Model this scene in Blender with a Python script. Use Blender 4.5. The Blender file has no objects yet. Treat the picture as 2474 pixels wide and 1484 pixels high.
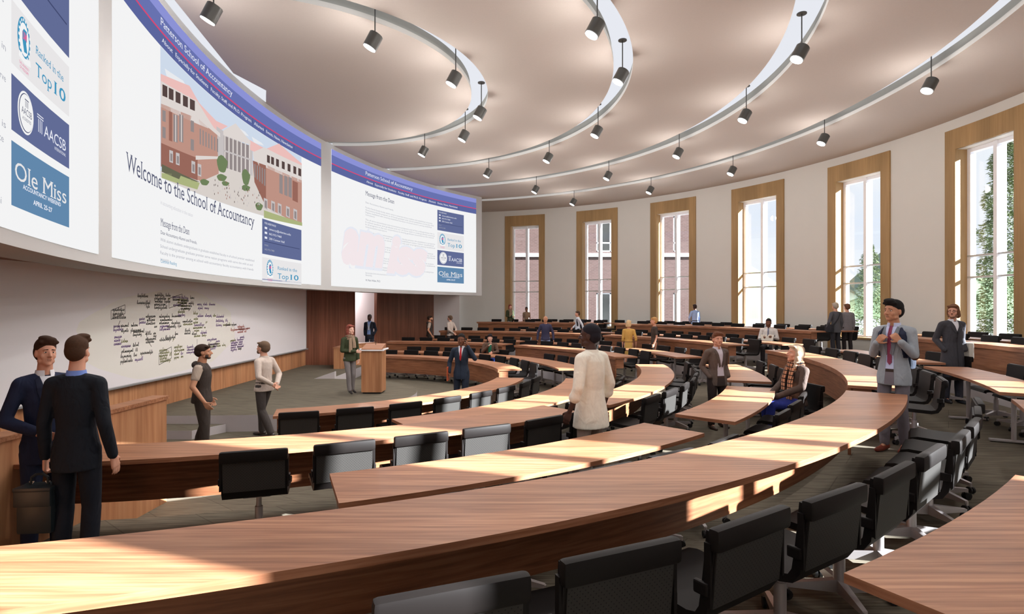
import bpy, bmesh, math, random
from mathutils import Vector, Matrix, Euler
from mathutils.bvhtree import BVHTree
from math import sin, cos, pi, radians as rad, degrees as deg, atan2, sqrt
random.seed(7)
SC = bpy.context.scene
COL = SC.collection
# ------------------------------------------------------------------ camera
CAMZ = 2.275
FPX = 1350.0
cam = bpy.data.cameras.new('camera'); cam.sensor_width = 36.0; cam.lens = 36.0*FPX/2474.0
cam.clip_start = 0.05; cam.clip_end = 600
camo = bpy.data.objects.new('camera', cam); COL.objects.link(camo)
camo.location = (0, 0, CAMZ); camo.rotation_euler = (pi/2, 0, 0)
SC.camera = camo
# ------------------------------------------------------------------ colour management, world, sun
SC.view_settings.view_transform = 'Standard'
SC.view_settings.look = 'None'
SC.view_settings.gamma = 1.0
SC.view_settings.use_curve_mapping = False
SC.view_settings.exposure = 0.0
LAMP_W = 66.0
GLOW_W = 40.0
SUN_W = 44.0
SKY_W = 1.1
SUN_EL = rad(23.3)
SUN_AZ = (-0.944, 0.33)          # horizontal travel direction of the sunlight
w = bpy.data.worlds.new('sky'); SC.world = w; w.use_nodes = True
nt = w.node_tree; nt.nodes.clear()
_o = nt.nodes.new('ShaderNodeOutputWorld'); _b = nt.nodes.new('ShaderNodeBackground')
_tc = nt.nodes.new('ShaderNodeTexCoord'); _mp = nt.nodes.new('ShaderNodeMapping')
_mp.inputs['Scale'].default_value = (2.0, 2.0, 5.0)
_n = nt.nodes.new('ShaderNodeTexNoise'); _n.inputs['Scale'].default_value = 1.6; _n.inputs['Detail'].default_value = 6
_r = nt.nodes.new('ShaderNodeValToRGB')
_r.color_ramp.elements[0].position = 0.35; _r.color_ramp.elements[0].color = (0.76, 0.83, 0.95, 1)
_r.color_ramp.elements[1].position = 0.65; _r.color_ramp.elements[1].color = (0.90, 0.92, 0.96, 1)
L = nt.links.new
L(_tc.outputs['Generated'], _mp.inputs[0]); L(_mp.outputs[0], _n.inputs['Vector']); L(_n.outputs['Fac'], _r.inputs[0])
L(_r.outputs[0], _b.inputs['Color']); _b.inputs['Strength'].default_value = SKY_W; L(_b.outputs[0], _o.inputs[0])
sl = bpy.data.lights.new('sun', 'SUN'); sl.energy = SUN_W; sl.angle = rad(0.6); sl.color = (0.95, 0.97, 1.0)
so = bpy.data.objects.new('sun', sl); COL.objects.link(so)
_d = Vector((SUN_AZ[0]*cos(SUN_EL), SUN_AZ[1]*cos(SUN_EL), -sin(SUN_EL))).normalized()
so.rotation_euler = _d.to_track_quat('-Z', 'Y').to_euler(); so.location = (30, -8, 25)
try:
    SC.cycles.max_bounces = 6; SC.cycles.diffuse_bounces = 4; SC.cycles.glossy_bounces = 2
    SC.cycles.transparent_max_bounces = 12; SC.cycles.sample_clamp_indirect = 6.0
    SC.cycles.use_denoising = True; SC.cycles.caustics_reflective = False; SC.cycles.caustics_refractive = False
except Exception: pass
# ------------------------------------------------------------------ materials
def srgb(r, g, b):
    f = lambda c: ((c/255)/12.92 if c/255 <= 0.04045 else ((c/255+0.055)/1.055)**2.4)
    return (f(r), f(g), f(b), 1)
MATS = {}
def mat(name, col, rough=0.6, metal=0.0, spec=0.5, noise=None, emis=None, estr=1.0, bump=None):
    if name in MATS: return MATS[name]
    m = bpy.data.materials.new(name); m.use_nodes = True; N = m.node_tree; b = N.nodes['Principled BSDF']
    b.inputs['Base Color'].default_value = col if len(col) == 4 else (*col, 1)
    b.inputs['Roughness'].default_value = rough; b.inputs['Metallic'].default_value = metal
    b.inputs['Specular IOR Level'].default_value = spec
    if noise:
        sc, amt = noise
        g = N.nodes.new('ShaderNodeNewGeometry'); n = N.nodes.new('ShaderNodeTexNoise'); n.inputs['Scale'].default_value = sc
        n.inputs['Detail'].default_value = 3
        mx = N.nodes.new('ShaderNodeMix'); mx.data_type = 'RGBA'; c = b.inputs['Base Color'].default_value
        mx.inputs['A'].default_value = (c[0]*(1-amt), c[1]*(1-amt), c[2]*(1-amt), 1)
        mx.inputs['B'].default_value = (min(1, c[0]*(1+amt)), min(1, c[1]*(1+amt)), min(1, c[2]*(1+amt)), 1)
        N.links.new(g.outputs['Position'], n.inputs['Vector']); N.links.new(n.outputs['Fac'], mx.inputs['Factor'])
        N.links.new(mx.outputs['Result'], b.inputs['Base Color'])
    if bump:
        t_ = N.nodes.new('ShaderNodeTexCoord'); n_ = N.nodes.new('ShaderNodeTexNoise'); n_.inputs['Scale'].default_value = bump[0]; n_.inputs['Detail'].default_value = 2; n_.inputs['Distortion'].default_value = 1.2
        m_ = N.nodes.new('ShaderNodeMapping'); m_.inputs['Scale'].default_value = (1.6, 1.6, .8)
        u_ = N.nodes.new('ShaderNodeBump'); u_.inputs['Strength'].default_value = bump[1]; u_.inputs['Distance'].default_value = bump[2]
        N.links.new(t_.outputs['Object'], m_.inputs[0]); N.links.new(m_.outputs[0], n_.inputs['Vector']); N.links.new(n_.outputs['Fac'], u_.inputs['Height']); N.links.new(u_.outputs[0], b.inputs['Normal'])
    if emis:
        b.inputs['Emission Color'].default_value = emis; b.inputs['Emission Strength'].default_value = estr
    MATS[name] = m
    return m
def emit(name, col, s=1.0):
    if name in MATS: return MATS[name]
    m = bpy.data.materials.new(name); m.use_nodes = True; N = m.node_tree; N.nodes.clear()
    o = N.nodes.new('ShaderNodeOutputMaterial'); e = N.nodes.new('ShaderNodeEmission')
    e.inputs[0].default_value = col; e.inputs[1].default_value = s; N.links.new(e.outputs[0], o.inputs[0]); MATS[name] = m
    return m
def wood(name, c1, c2, c3, scale, rough=0.5, spec=0.3, strips=None):
    m = bpy.data.materials.new(name); m.use_nodes = True; N = m.node_tree; b = N.nodes['Principled BSDF']
    b.inputs['Roughness'].default_value = rough; b.inputs['Specular IOR Level'].default_value = spec
    g = N.nodes.new('ShaderNodeNewGeometry'); mp = N.nodes.new('ShaderNodeMapping'); mp.inputs['Scale'].default_value = scale
    n = N.nodes.new('ShaderNodeTexNoise'); n.inputs['Scale'].default_value = 1.0; n.inputs['Detail'].default_value = 5; n.inputs['Distortion'].default_value = 0.4
    r = N.nodes.new('ShaderNodeValToRGB'); e = r.color_ramp.elements
    e[0].position = 0.32; e[0].color = c1; e[1].position = 0.68; e[1].color = c3
    x = r.color_ramp.elements.new(0.5); x.color = c2
    N.links.new(g.outputs['Position'], mp.inputs[0]); N.links.new(mp.outputs[0], n.inputs['Vector']); N.links.new(n.outputs['Fac'], r.inputs[0])
    out = r.outputs[0]
    # broad plank-to-plank tone variation
    mp2 = N.nodes.new('ShaderNodeMapping'); mp2.inputs['Scale'].default_value = strips or (0.5, 3.2, 3.2)
    v = N.nodes.new('ShaderNodeTexNoise'); v.inputs['Scale'].default_value = 1.0; v.inputs['Detail'].default_value = 1
    mr = N.nodes.new('ShaderNodeMapRange'); mr.inputs['From Min'].default_value = 0.3; mr.inputs['From Max'].default_value = 0.7
    mr.inputs['To Min'].default_value = 0.82; mr.inputs['To Max'].default_value = 1.12
    mx = N.nodes.new('ShaderNodeVectorMath'); mx.operation = 'SCALE'
    N.links.new(g.outputs['Position'], mp2.inputs[0]); N.links.new(mp2.outputs[0], v.inputs['Vector']); N.links.new(v.outputs['Fac'], mr.inputs['Value'])
    N.links.new(out, mx.inputs[0]); N.links.new(mr.outputs[0], mx.inputs['Scale']); N.links.new(mx.outputs[0], b.inputs['Base Color'])
    MATS[name] = m
    return m
M_TOP = wood('wood_top', srgb(138, 90, 62), srgb(164, 112, 80), srgb(184, 133, 98), (1.6, 42, 42), 0.42, 0.35)
M_EDGE = wood('wood_edge', srgb(136, 88, 62), srgb(156, 104, 76), srgb(172, 120, 90), (3, 3, 60), 0.5)
M_PANEL = wood('wood_panel', srgb(116, 72, 48), srgb(136, 88, 60), srgb(152, 102, 72), (2.2, 2.2, 42), 0.5, 0.3, (0.6, 0.6, 4))
M_WAIN = wood('wood_wainscot', srgb(168, 114, 78), srgb(186, 132, 94), srgb(198, 146, 106), (16, 16, 0.8), 0.5, 0.3, (2.5, 2.5, .2))
M_WALLWOOD = wood('wood_wall', srgb(112, 66, 48), srgb(132, 82, 62), srgb(146, 94, 72), (30, 30, 0.7), 0.5, 0.3, (3.5, 3.5, .2))
M_SURR = wood('wood_window_surround', srgb(166, 134, 92), srgb(172, 140, 97), srgb(178, 146, 102), (24, 24, 1), 0.5, 0.25, (2, 2, .3))
M_WALL = mat('wall_paint', srgb(224, 222, 215), 0.85, spec=0.2, noise=(1.5, 0.02))
M_CEIL = mat('ceiling_paint', srgb(194, 184, 176), 0.9, spec=0.15, noise=(30, 0.03))
M_FASC = mat('ceiling_fascia', srgb(222, 220, 214), 0.7)
M_LINER = mat('slot_liner', srgb(170, 170, 163), 0.8)
M_COVE = emit('cove_light', (0.80, 0.82, 0.88, 1), 1.0)
M_WHITE = mat('white_laminate', srgb(226, 220, 222), 0.6, spec=0.3)
M_BULK = mat('bulkhead_paint', srgb(188, 188, 188), 0.8, spec=0.2)
M_BOARD = mat('whiteboard_enamel', srgb(240, 236, 240), 0.35, spec=0.4)
M_TRAY = mat('aluminium_tray', srgb(180, 182, 184), 0.35, metal=0.6)
M_MULL = mat('white_window_metal', srgb(244, 245, 250), 0.5)
M_TRANS = mat('grey_window_metal', srgb(190, 192, 192), 0.5)
M_ALU = mat('cast_aluminium', srgb(186, 180, 180), 0.42, metal=0.55)
M_BLACK = mat('black_leather', srgb(20, 16, 15), 0.55, spec=0.2)
M_CASTER = mat('caster_rubber', srgb(26, 25, 25), 0.5)
M_LAMP = mat('lamp_housing', srgb(78, 77, 74), 0.4, metal=0.4)
M_LENS = emit('lamp_lens', (0.93, 0.96, 1, 1), 6.0)
M_RISER = mat('riser_white', srgb(198, 192, 194), 0.7)
def carpet():
    m = bpy.data.materials.new('carpet'); m.use_nodes = True; N = m.node_tree; b = N.nodes['Principled BSDF']
    b.inputs['Roughness'].default_value = 0.95; b.inputs['Specular IOR Level'].default_value = 0.1
    g = N.nodes.new('ShaderNodeNewGeometry')
    mp = N.nodes.new('ShaderNodeMapping'); mp.inputs['Rotation'].default_value = (0, 0, rad(38)); mp.inputs['Scale'].default_value = (3, 60, 1)
    n = N.nodes.new('ShaderNodeTexNoise'); n.inputs['Scale'].default_value = 1.0; n.inputs['Detail'].default_value = 3
    r = N.nodes.new('ShaderNodeValToRGB'); e = r.color_ramp.elements
    e[0].position = 0.3; e[0].color = srgb(88, 82, 72); e[1].position = 0.7; e[1].color = srgb(122, 115, 101)
    mp2 = N.nodes.new('ShaderNodeMapping'); mp2.inputs['Rotation'].default_value = (0, 0, rad(38))
    bk = N.nodes.new('ShaderNodeTexBrick'); bk.inputs['Scale'].default_value = 1.0; bk.inputs['Mortar Size'].default_value = 0.006
    bk.inputs['Brick Width'].default_value = 1.8; bk.inputs['Row Height'].default_value = 0.6
    bk.inputs['Color1'].default_value = (1, 1, 1, 1); bk.inputs['Color2'].default_value = (.93, .93, .93, 1); bk.inputs['Mortar'].default_value = (.72, .72, .72, 1)
    mx = N.nodes.new('ShaderNodeMix'); mx.data_type = 'RGBA'; mx.blend_type = 'MULTIPLY'; mx.inputs['Factor'].default_value = 1
    N.links.new(g.outputs['Position'], mp.inputs[0]); N.links.new(mp.outputs[0], n.inputs['Vector']); N.links.new(n.outputs['Fac'], r.inputs[0])
    N.links.new(g.outputs['Position'], mp2.inputs[0]); N.links.new(mp2.outputs[0], bk.inputs['Vector'])
    N.links.new(r.outputs[0], mx.inputs['A']); N.links.new(bk.outputs[0], mx.inputs['B']); N.links.new(mx.outputs['Result'], b.inputs['Base Color'])
    return m
M_CARPET = carpet()
def perforated():
    m = bpy.data.materials.new('perforated_backing'); m.use_nodes = True; N = m.node_tree; b = N.nodes['Principled BSDF']
    b.inputs['Roughness'].default_value = 0.6; b.inputs['Specular IOR Level'].default_value = 0.3
    t = N.nodes.new('ShaderNodeTexCoord'); mp = N.nodes.new('ShaderNodeMapping'); mp.inputs['Rotation'].default_value = (0, rad(45), 0)
    mp.inputs['Scale'].default_value = (62, 0, 62)
    v = N.nodes.new('ShaderNodeTexVoronoi'); v.inputs['Randomness'].default_value = 0; v.inputs['Scale'].default_value = 1
    r = N.nodes.new('ShaderNodeValToRGB'); e = r.color_ramp.elements; r.color_ramp.interpolation = 'CONSTANT'
    e[0].position = 0; e[0].color = srgb(12, 11, 11); e[1].position = 0.16; e[1].color = srgb(48, 46, 44)
    N.links.new(t.outputs['Object'], mp.inputs[0]); N.links.new(mp.outputs[0], v.inputs['Vector']); N.links.new(v.outputs['Distance'], r.inputs[0])
    N.links.new(r.outputs[0], b.inputs['Base Color'])
    return m
M_PERF = perforated()
def glass():
    m = bpy.data.materials.new('window_glass'); m.use_nodes = True; N = m.node_tree; N.nodes.clear()
    o = N.nodes.new('ShaderNodeOutputMaterial'); t = N.nodes.new('ShaderNodeBsdfTransparent'); g = N.nodes.new('ShaderNodeBsdfGlossy')
    g.inputs['Roughness'].default_value = 0.02; t.inputs[0].default_value = (0.97, 0.98, 0.98, 1)
    mx = N.nodes.new('ShaderNodeMixShader'); mx.inputs[0].default_value = 0.03
    N.links.new(t.outputs[0], mx.inputs[1]); N.links.new(g.outputs[0], mx.inputs[2]); N.links.new(mx.outputs[0], o.inputs[0])
    return m
M_GLASS = glass()
def brick():
    m = bpy.data.materials.new('brick'); m.use_nodes = True; N = m.node_tree; b = N.nodes['Principled BSDF']; b.inputs['Roughness'].default_value = 0.9
    g = N.nodes.new('ShaderNodeNewGeometry'); s = N.nodes.new('ShaderNodeSeparateXYZ'); c = N.nodes.new('ShaderNodeCombineXYZ')
    a = N.nodes.new('ShaderNodeMath'); a.operation = 'ADD'
    bk = N.nodes.new('ShaderNodeTexBrick'); bk.inputs['Scale'].default_value = 1.0; bk.inputs['Mortar Size'].default_value = 0.012
    bk.inputs['Brick Width'].default_value = 0.34; bk.inputs['Row Height'].default_value = 0.115
    bk.inputs['Color1'].default_value = srgb(82, 61, 57); bk.inputs['Color2'].default_value = srgb(72, 52, 48); bk.inputs['Mortar'].default_value = srgb(92, 78, 74)
    N.links.new(g.outputs['Position'], s.inputs[0]); N.links.new(s.outputs['X'], a.inputs[0]); N.links.new(s.outputs['Y'], a.inputs[1])
    N.links.new(a.outputs[0], c.inputs['X']); N.links.new(s.outputs['Z'], c.inputs['Y']); N.links.new(c.outputs[0], bk.inputs['Vector']); N.links.new(bk.outputs[0], b.inputs['Base Color'])
    return m
M_BRICK = brick()
# ------------------------------------------------------------------ mesh helpers
class MB:
    def __init__(s): s.bm = bmesh.new(); s.mi = 0
    def face(s, vs, mi=None):
        try:
            f = s.bm.faces.new([v if isinstance(v, bmesh.types.BMVert) else s.bm.verts.new(v) for v in vs])
            f.material_index = s.mi if mi is None else mi
            return f
        except ValueError: return None
    def box(s, c, size, rz=0, bev=0, M=None):
        m = Matrix.Translation(c) @ Matrix.Rotation(rz, 4, 'Z')
        if M is not None: m = M @ m
        r = bmesh.ops.create_cube(s.bm, size=1, matrix=m @ Matrix.Diagonal((*size, 1)))
        for v in r['verts']:
            for f in v.link_faces: f.material_index = s.mi
        if bev: bmesh.ops.bevel(s.bm, geom=list({e for v in r['verts'] for e in v.link_edges}), offset=bev, segments=2, affect='EDGES', profile=0.6)
        return r['verts']
    def cone(s, p0, p1, r0, r1=None, n=12, caps=True):
        p0 = Vector(p0); p1 = Vector(p1); r1 = r0 if r1 is None else r1
        d = p1-p0; l = d.length
        if l < 1e-6: return
        m = Matrix.Translation((p0+p1)/2) @ d.to_track_quat('Z', 'Y').to_matrix().to_4x4()
        r = bmesh.ops.create_cone(s.bm, cap_ends=caps, segments=n, radius1=r0, radius2=r1, depth=l, matrix=m)
        for v in r['verts']:
            for f in v.link_faces: f.material_index = s.mi
    def ball(s, c, r, sc=(1, 1, 1), sub=2, M=None):
        m = Matrix.Translation(c) @ Matrix.Diagonal((sc[0], sc[1], sc[2], 1))
        if M is not None: m = M @ m
        q = bmesh.ops.create_icosphere(s.bm, subdivisions=sub, radius=r, matrix=m)
        for v in q['verts']:
            for f in v.link_faces: f.material_index = s.mi
    def capsule(s, p0, p1, r0, r1=None, n=12, sub=2):
        r1 = r0 if r1 is None else r1
        s.cone(p0, p1, r0, r1, n); s.ball(p0, r0, sub=sub); s.ball(p1, r1, sub=sub)
    def tube(s, pts, r, n=8):
        for a, b in zip(pts, pts[1:]): s.cone(a, b, r, r, n)
        for p in pts[1:-1]: s.ball(p, r, sub=1)
    def prism(s, poly, z0, z1, mt=None, ms=None, mb=None):
        b = [s.bm.verts.new((x, y, z0)) for x, y in poly]; t = [s.bm.verts.new((x, y, z1)) for x, y in poly]
        s.face(b[::-1], mb); s.face(t, mt)
        n = len(poly)
        for i in range(n): s.face([b[i], b[(i+1) % n], t[(i+1) % n], t[i]], ms)
    def loft(s, secs, n=16, caps=True):
        """secs: list of (centre, rx, ry[, Matrix3 frame])"""
        rings = []
        for sc in secs:
            c = Vector(sc[0]); fr = sc[3] if len(sc) > 3 else Matrix.Identity(3)
            rings.append([s.bm.verts.new(c + fr @ Vector((sc[1]*cos(2*pi*i/n), sc[2]*sin(2*pi*i/n), 0))) for i in range(n)])
        for a, b in zip(rings, rings[1:]):
            for i in range(n): s.face([a[i], a[(i+1) % n], b[(i+1) % n], b[i]])
        if caps: s.face(rings[0][::-1]); s.face(rings[-1])
    def arc(s, C, r0, r1, z0, z1, a0, a1, n=None, mtop=0, mside=None, mend=None, mbot=None):
        """solid ring segment about C (angles in degrees)"""
        n = n or max(2, int(abs(a1-a0)/1.5)); mside = mtop if mside is None else mside; mend = mside if mend is None else mend; mbot = mside if mbot is None else mbot
        R = []
        for i in range(n+1):
            a = rad(a0+(a1-a0)*i/n); c, d = cos(a), sin(a)
            R.append([s.bm.verts.new((C[0]+r*c, C[1]+r*d, z)) for r, z in ((r0, z0), (r1, z0), (r1, z1), (r0, z1))])
        for p, q in zip(R, R[1:]):
            s.face([p[3], p[2], q[2], q[3]], mtop); s.face([p[0], q[0], q[1], p[1]], mbot)
            s.face([p[0], p[3], q[3], q[0]], mside); s.face([p[1], q[1], q[2], p[2]], mside)
        s.face(R[0], mend); s.face(R[-1][::-1], mend)
    def build(s, name, mats, parent=None, local=True, smooth=False, fixn=True):
        if fixn: bmesh.ops.recalc_face_normals(s.bm, faces=s.bm.faces)
        me = bpy.data.meshes.new(name)
        if parent is not None and not local:
            o = Vector((0, 0, 0)); p = parent
            while p is not None: o += Vector(p.location); p = p.parent
            bmesh.ops.translate(s.bm, verts=s.bm.verts, vec=-o)
        s.bm.to_mesh(me); s.bm.free()
        for m in (mats if isinstance(mats, (list, tuple)) else [mats]): me.materials.append(m)
        if smooth:
            for p in me.polygons: p.use_smooth = True
            if smooth != 'all':
                try: me.set_sharp_from_angle(angle=rad(40))
                except Exception: pass
        ob = bpy.data.objects.new(name, me); COL.objects.link(ob)
        if parent is not None: ob.parent = parent
        return ob
def tag(o, label=None, cat=None, group=None, kind=None):
    if label: o['label'] = label
    if cat: o['category'] = cat
    if group: o['group'] = group
    if kind: o['kind'] = kind
    return o
def struct(o, label=None):
    o['kind'] = 'structure'
    if label: o['label'] = label
    return o
def thing(name, label, cat, loc=(0, 0, 0), rz=0, group=None):
    o = bpy.data.objects.new(name, None); COL.objects.link(o); o.location = loc; o.rotation_euler = (0, 0, rz); o.empty_display_size = 0.2
    return tag(o, label, cat, group)
def dup(root, loc, rz, label, group=None):
    r = root.copy(); COL.objects.link(r); r.location = loc; r.rotation_euler = (0, 0, rz); r['label'] = label
    if group: r['group'] = group
    def rec(a, b):
        for ch in KIDS[a.name]:
            c = ch.copy(); COL.objects.link(c); c.parent = b
            if ch.name in KIDS: rec(ch, c)
    rec(root, r)
    return r
KIDS = {}
def reg(root):
    KIDS[root.name] = list(root.children)
    for c in root.children:
        if c.children: KIDS[c.name] = list(c.children)
# ------------------------------------------------------------------ geometry of the room
CX, CY, S = -5.0, 12.9, 5.0
CEN = (CX, CY)
def pol(r, a): return (CX+r*S*cos(rad(a)), CY+r*S*sin(rad(a)))
LZ = [0.0, 0.25, 0.53, 0.825]                   # floor height of each tier
DH = 0.74
ROW = {'A': (.945, 1.064, 0), 'B': (1.243, 1.388, 0), 'C': (1.556, 1.680, 1), 'F': (1.862, 2.004, 1), 'G': (2.186, 2.307, 2), 'H': (2.494, 2.622, 2), 'J': (2.83, 2.95, 3), 'K': (3.06, 3.17, 3)}
WR = 16.9
CZ = 7.275
# ---- floors
def floor_ring(name, r0, r1, z, a0, a1, label):
    m = MB(); m.arc(CEN, r0, r1, z-0.33 if z > 0 else -0.3, z, a0, a1, mtop=0, mside=1, n=90)
    return struct(m.build(name, [M_CARPET, M_RISER]), label)
m = MB(); m.box((-4, 12.9, -0.2), (26, 50, 0.4)); struct(m.build('floor', M_CARPET), 'grey green carpet of the flat centre floor')
floor_ring('floor', 1.535*S, 2.165*S, LZ[1], -92, 92, 'carpeted first tier with white riser')
floor_ring('floor', 2.165*S, 2.80*S, LZ[2], -92, 92, 'carpeted second tier with white riser')
floor_ring('floor', 2.80*S, WR+.5, LZ[3], -84, 84, 'carpeted top tier with white riser')
# ---- front wall (behind the stage) as a polyline in plan
FW = [(-2.76, -3.5), (-7.06, 6.7), (-7.06, 19.1), (-2.76, 29.3)]
def wall_seg(mb, p, q, z0, z1, th=0.25, mi=0):
    p = Vector(p); q = Vector(q); d = (q-p); n = Vector((-d.y, d.x)).normalized()*th
    mb.mi = mi
    mb.prism([(p.x, p.y), (q.x, q.y), (q.x+n.x, q.y+n.y), (p.x+n.x, p.y+n.y)], z0, z1, mi, mi, mi)
def along(p, q, t): return (p[0]+(q[0]-p[0])*t, p[1]+(q[1]-p[1])*t)
m = MB(); wall_seg(m, FW[1], FW[2], 0, 3.2, mi=0); wall_seg(m, FW[1], FW[2], 3.2, CZ, mi=1)
struct(m.build('wall_front', [M_WAIN, M_WALL]), 'light wood wainscot wall under the whiteboard')
m = MB(); wall_seg(m, FW[0], FW[1], 0, CZ); struct(m.build('wall_front', [M_WALLWOOD]), 'wood clad wall near the camera side')
T = lambda px: None
p2, p3 = FW[2], FW[3]
def t_at(x):                                  # where the ray through image column x meets the turned wall
    k = (x-1237)/FPX; dx, dy = p3[0]-p2[0], p3[1]-p2[1]
    return (k*p2[1]-p2[0])/(dx-k*dy)
td0, td1, tw = t_at(855), t_at(910), t_at(1048)
m = MB(); wall_seg(m, p2, along(p2, p3, td0), 0, CZ, .12); wall_seg(m, along(p2, p3, td0), along(p2, p3, td1), 2.95, CZ)
wall_seg(m, along(p2, p3, td1), along(p2, p3, tw), 0, CZ, 0.12)
struct(m.build('wall_front', [M_WALLWOOD]), 'dark wood clad wall on both sides of the doorway')
m = MB(); wall_seg(m, along(p2, p3, tw), p3, 0, CZ); struct(m.build('wall_front', [M_WHITE]), 'plain pale wall right of the dark wood cladding')
q0 = Vector(along(p2, p3, td0-0.22)); q1 = Vector(along(p2, p3, td1+0.35)); off = Vector((-(p3[1]-p2[1]), p3[0]-p2[0])).normalized()*1.7
m = MB(); wall_seg(m, q0+off, q1+off, 0, 3.4, 0.1); wall_seg(m, q0+Vector(off)*.15, q0+off, 0, 3.4, .1); wall_seg(m, q0, q1+off*0, 3.2, 3.3, 1.7)
struct(m.build('wall_lobby', [M_WHITE]), 'pale lobby wall seen through the doorway')
m = MB()
for px in (856, 911): 
    c = along(p2, p3, t_at(px)); m.box((c[0], c[1], 1.47), (.04, .05, 2.95), rz=-atan2(p3[0]-p2[0], p3[1]-p2[1]))
struct(m.build('door_1', [M_WALLWOOD]), 'dark wood door lining of the open doorway')
_c = (q0+q1)/2+off*.5  # unseen lamp added here to brighten the pale lobby wall
ld = thing('added_lobby_lamp', 'added unseen round lamp brightening the lobby behind the doorway', 'lamp', (_c.x, _c.y, 3.2))
m = MB(); m.cone((0, 0, -.06), (0, 0, 0), .22, n=24); m.build('lens', M_LENS, ld)
m = MB(); m.cone((0, 0, -.03), (0, 0, 0), .25, n=24); m.build('rim', M_TRAY, ld)
_l = bpy.data.lights.new('lobby_fill', 'POINT'); _l.energy = 170; _l.shadow_soft_size = .2; _lo = bpy.data.objects.new('lobby_fill', _l); COL.objects.link(_lo); _lo.location = (_c.x, _c.y, 2.95)
# ---- round wall with its windows
WIN = [(70.4, 7.3), (57.3, 7.3), (44.2, 7.5), (30.95, 7.7), (17.35, 7.6), (3.75, 7.6), (-11.0, 7.6), (-25.5, 7.6), (-39.2, 7.6), (-52.5, 7.8), (-66.5, 7.6)]
WZ0, WZ1, OB = 1.28, 6.46, 0.94               # sill, opening top, width of the surround in degrees
edges = [-83.0]
m = MB(); prev = -83.0
for c, wd in sorted(WIN):
    a, b = c-wd/2+OB, c+wd/2-OB
    m.arc(CEN, WR, WR+.45, 0, CZ+.4, prev, a); m.arc(CEN, WR, WR+.45, 0, WZ0, a, b); m.arc(CEN, WR, WR+.45, WZ1, CZ+.4, a, b); prev = b
m.arc(CEN, WR, WR+.45, 0, CZ+.4, prev, 83.0)
struct(m.build('wall_round', [M_WALL]), 'tall curved pale wall pierced by narrow windows')
def make_window(i, c, wd):
    a, b = c-wd/2, c+wd/2; oa, ob = a+OB, b-OB
    m = MB()
    for p, q in ((a, oa), (ob, b)): m.arc(CEN, WR-.05, WR+.02, LZ[3], 7.0, p, q, n=2)
    m.arc(CEN, WR-.05, WR+.02, WZ1, 7.0, oa, ob, n=4)
    t = .12
    for p, q in ((oa, oa+t), (ob-t, ob)): m.arc(CEN, WR-.05, WR+.42, WZ0, WZ1, p, q, n=1)
    m.arc(CEN, WR-.05, WR+.42, WZ0-.04, WZ0+.02, oa, ob, n=3)
    root = struct(m.build('window_%d' % i, [M_SURR], smooth=False), 'tall window with wide tan wood surround')
    f = MB()
    for p, q in ((oa+t, oa+t+.32), (ob-t-.32, ob-t)): f.arc(CEN, WR+.30, WR+.46, WZ0, WZ1, p, q, n=1)
    f.arc(CEN, WR+.30, WR+.46, WZ1-.10, WZ1, oa+t, ob-t, n=3); f.arc(CEN, WR+.30, WR+.46, WZ0, WZ0+.08, oa+t, ob-t, n=3)
    f.build('window_frame', M_MULL, root, local=False)
    f = MB(); f.arc(CEN, WR+.26, WR+.52, WZ0, WZ1, c-.17, c+.17, n=1); f.build('mullion', M_MULL, root)
    for z in (3.62, 3.06):
        f = MB(); f.arc(CEN, WR+.30, WR+.42, z-.025, z+.025, oa+t, ob-t, n=3); f.build('transom', M_TRANS, root)
    for p, q in ((oa+t+.32, c-.17), (c+.17, ob-t-.32)):
        f = MB(); f.arc(CEN, WR+.37, WR+.38, WZ0+.08, WZ1-.1, p, q, n=2); f.build('window_pane', M_GLASS, root)
for i, (c, wd) in enumerate(WIN): make_window(i+1, c, wd)
# ---- ceiling: disc and ring panels with lit slots between them; the front is cut off by the screen bulkhead
SCX, SCY, SR = 13.1, 12.9, 19.15
def cut_x(y):
    if y > 25.38 or y < 0.4: return -99.0
    if y < 12.4: return -6.03+(12.4-y)*0.164
    return SCX-sqrt(max(0.1, SR*SR-(y-SCY)**2))-.02
def angrange(r):
    if r > 10.5: return -100.0, 100.0
    out = []
    for sgn in (1, -1):
        lo = 0.0
        a = 0.0
        while a < 180 and CX+r*cos(rad(a)) > cut_x(CY+sgn*r*sin(rad(a))): a += .25
        out.append(min(a, 180.0 if r < 4.1 else (100.0 if r > 12.9 else 180.0)))
    return -out[1], out[0]
def ring_panel(mb, r0, r1, z0, z1, nr=6, na=96):
    G = []
    for i in range(nr+1):
        r = r0+(r1-r0)*i/nr; r = max(r, 0.02); lo, hi = angrange(r)
        row = []
        for j in range(na+1):
            a = rad(lo+(hi-lo)*j/na); row.append((CX+r*cos(a), CY+r*sin(a)))
        G.append(row)
    bo = [[mb.bm.verts.new((x, y, z0)) for x, y in row] for row in G]; to = [[mb.bm.verts.new((x, y, z1)) for x, y in row] for row in G]
    for i in range(nr):
        for j in range(na):
            mb.face([bo[i][j], bo[i][j+1], bo[i+1][j+1], bo[i+1][j]], 0); mb.face([to[i][j], to[i+1][j], to[i+1][j+1], to[i][j+1]], 0)
    for i in (0, nr):
        for j in range(na): mb.face([bo[i][j], to[i][j], to[i][j+1], bo[i][j+1]], 1)
    for j in (0, na):
        for i in range(nr): mb.face([bo[i][j], bo[i+1][j], to[i+1][j], to[i][j]], 1)
RC = [(0, 4.05), (4.44, 7.225), (7.62, 10.34), (10.85, 13.48), (13.94, WR+.1)]
for i, (a, b) in enumerate(RC):
    m = MB(); ring_panel(m, a, b, CZ, CZ+.09)
    struct(m.build('ceiling', [M_CEIL, M_FASC], fixn=True), 'warm grey ceiling disc' if i == 0 else 'warm grey ceiling ring panel')
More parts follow.
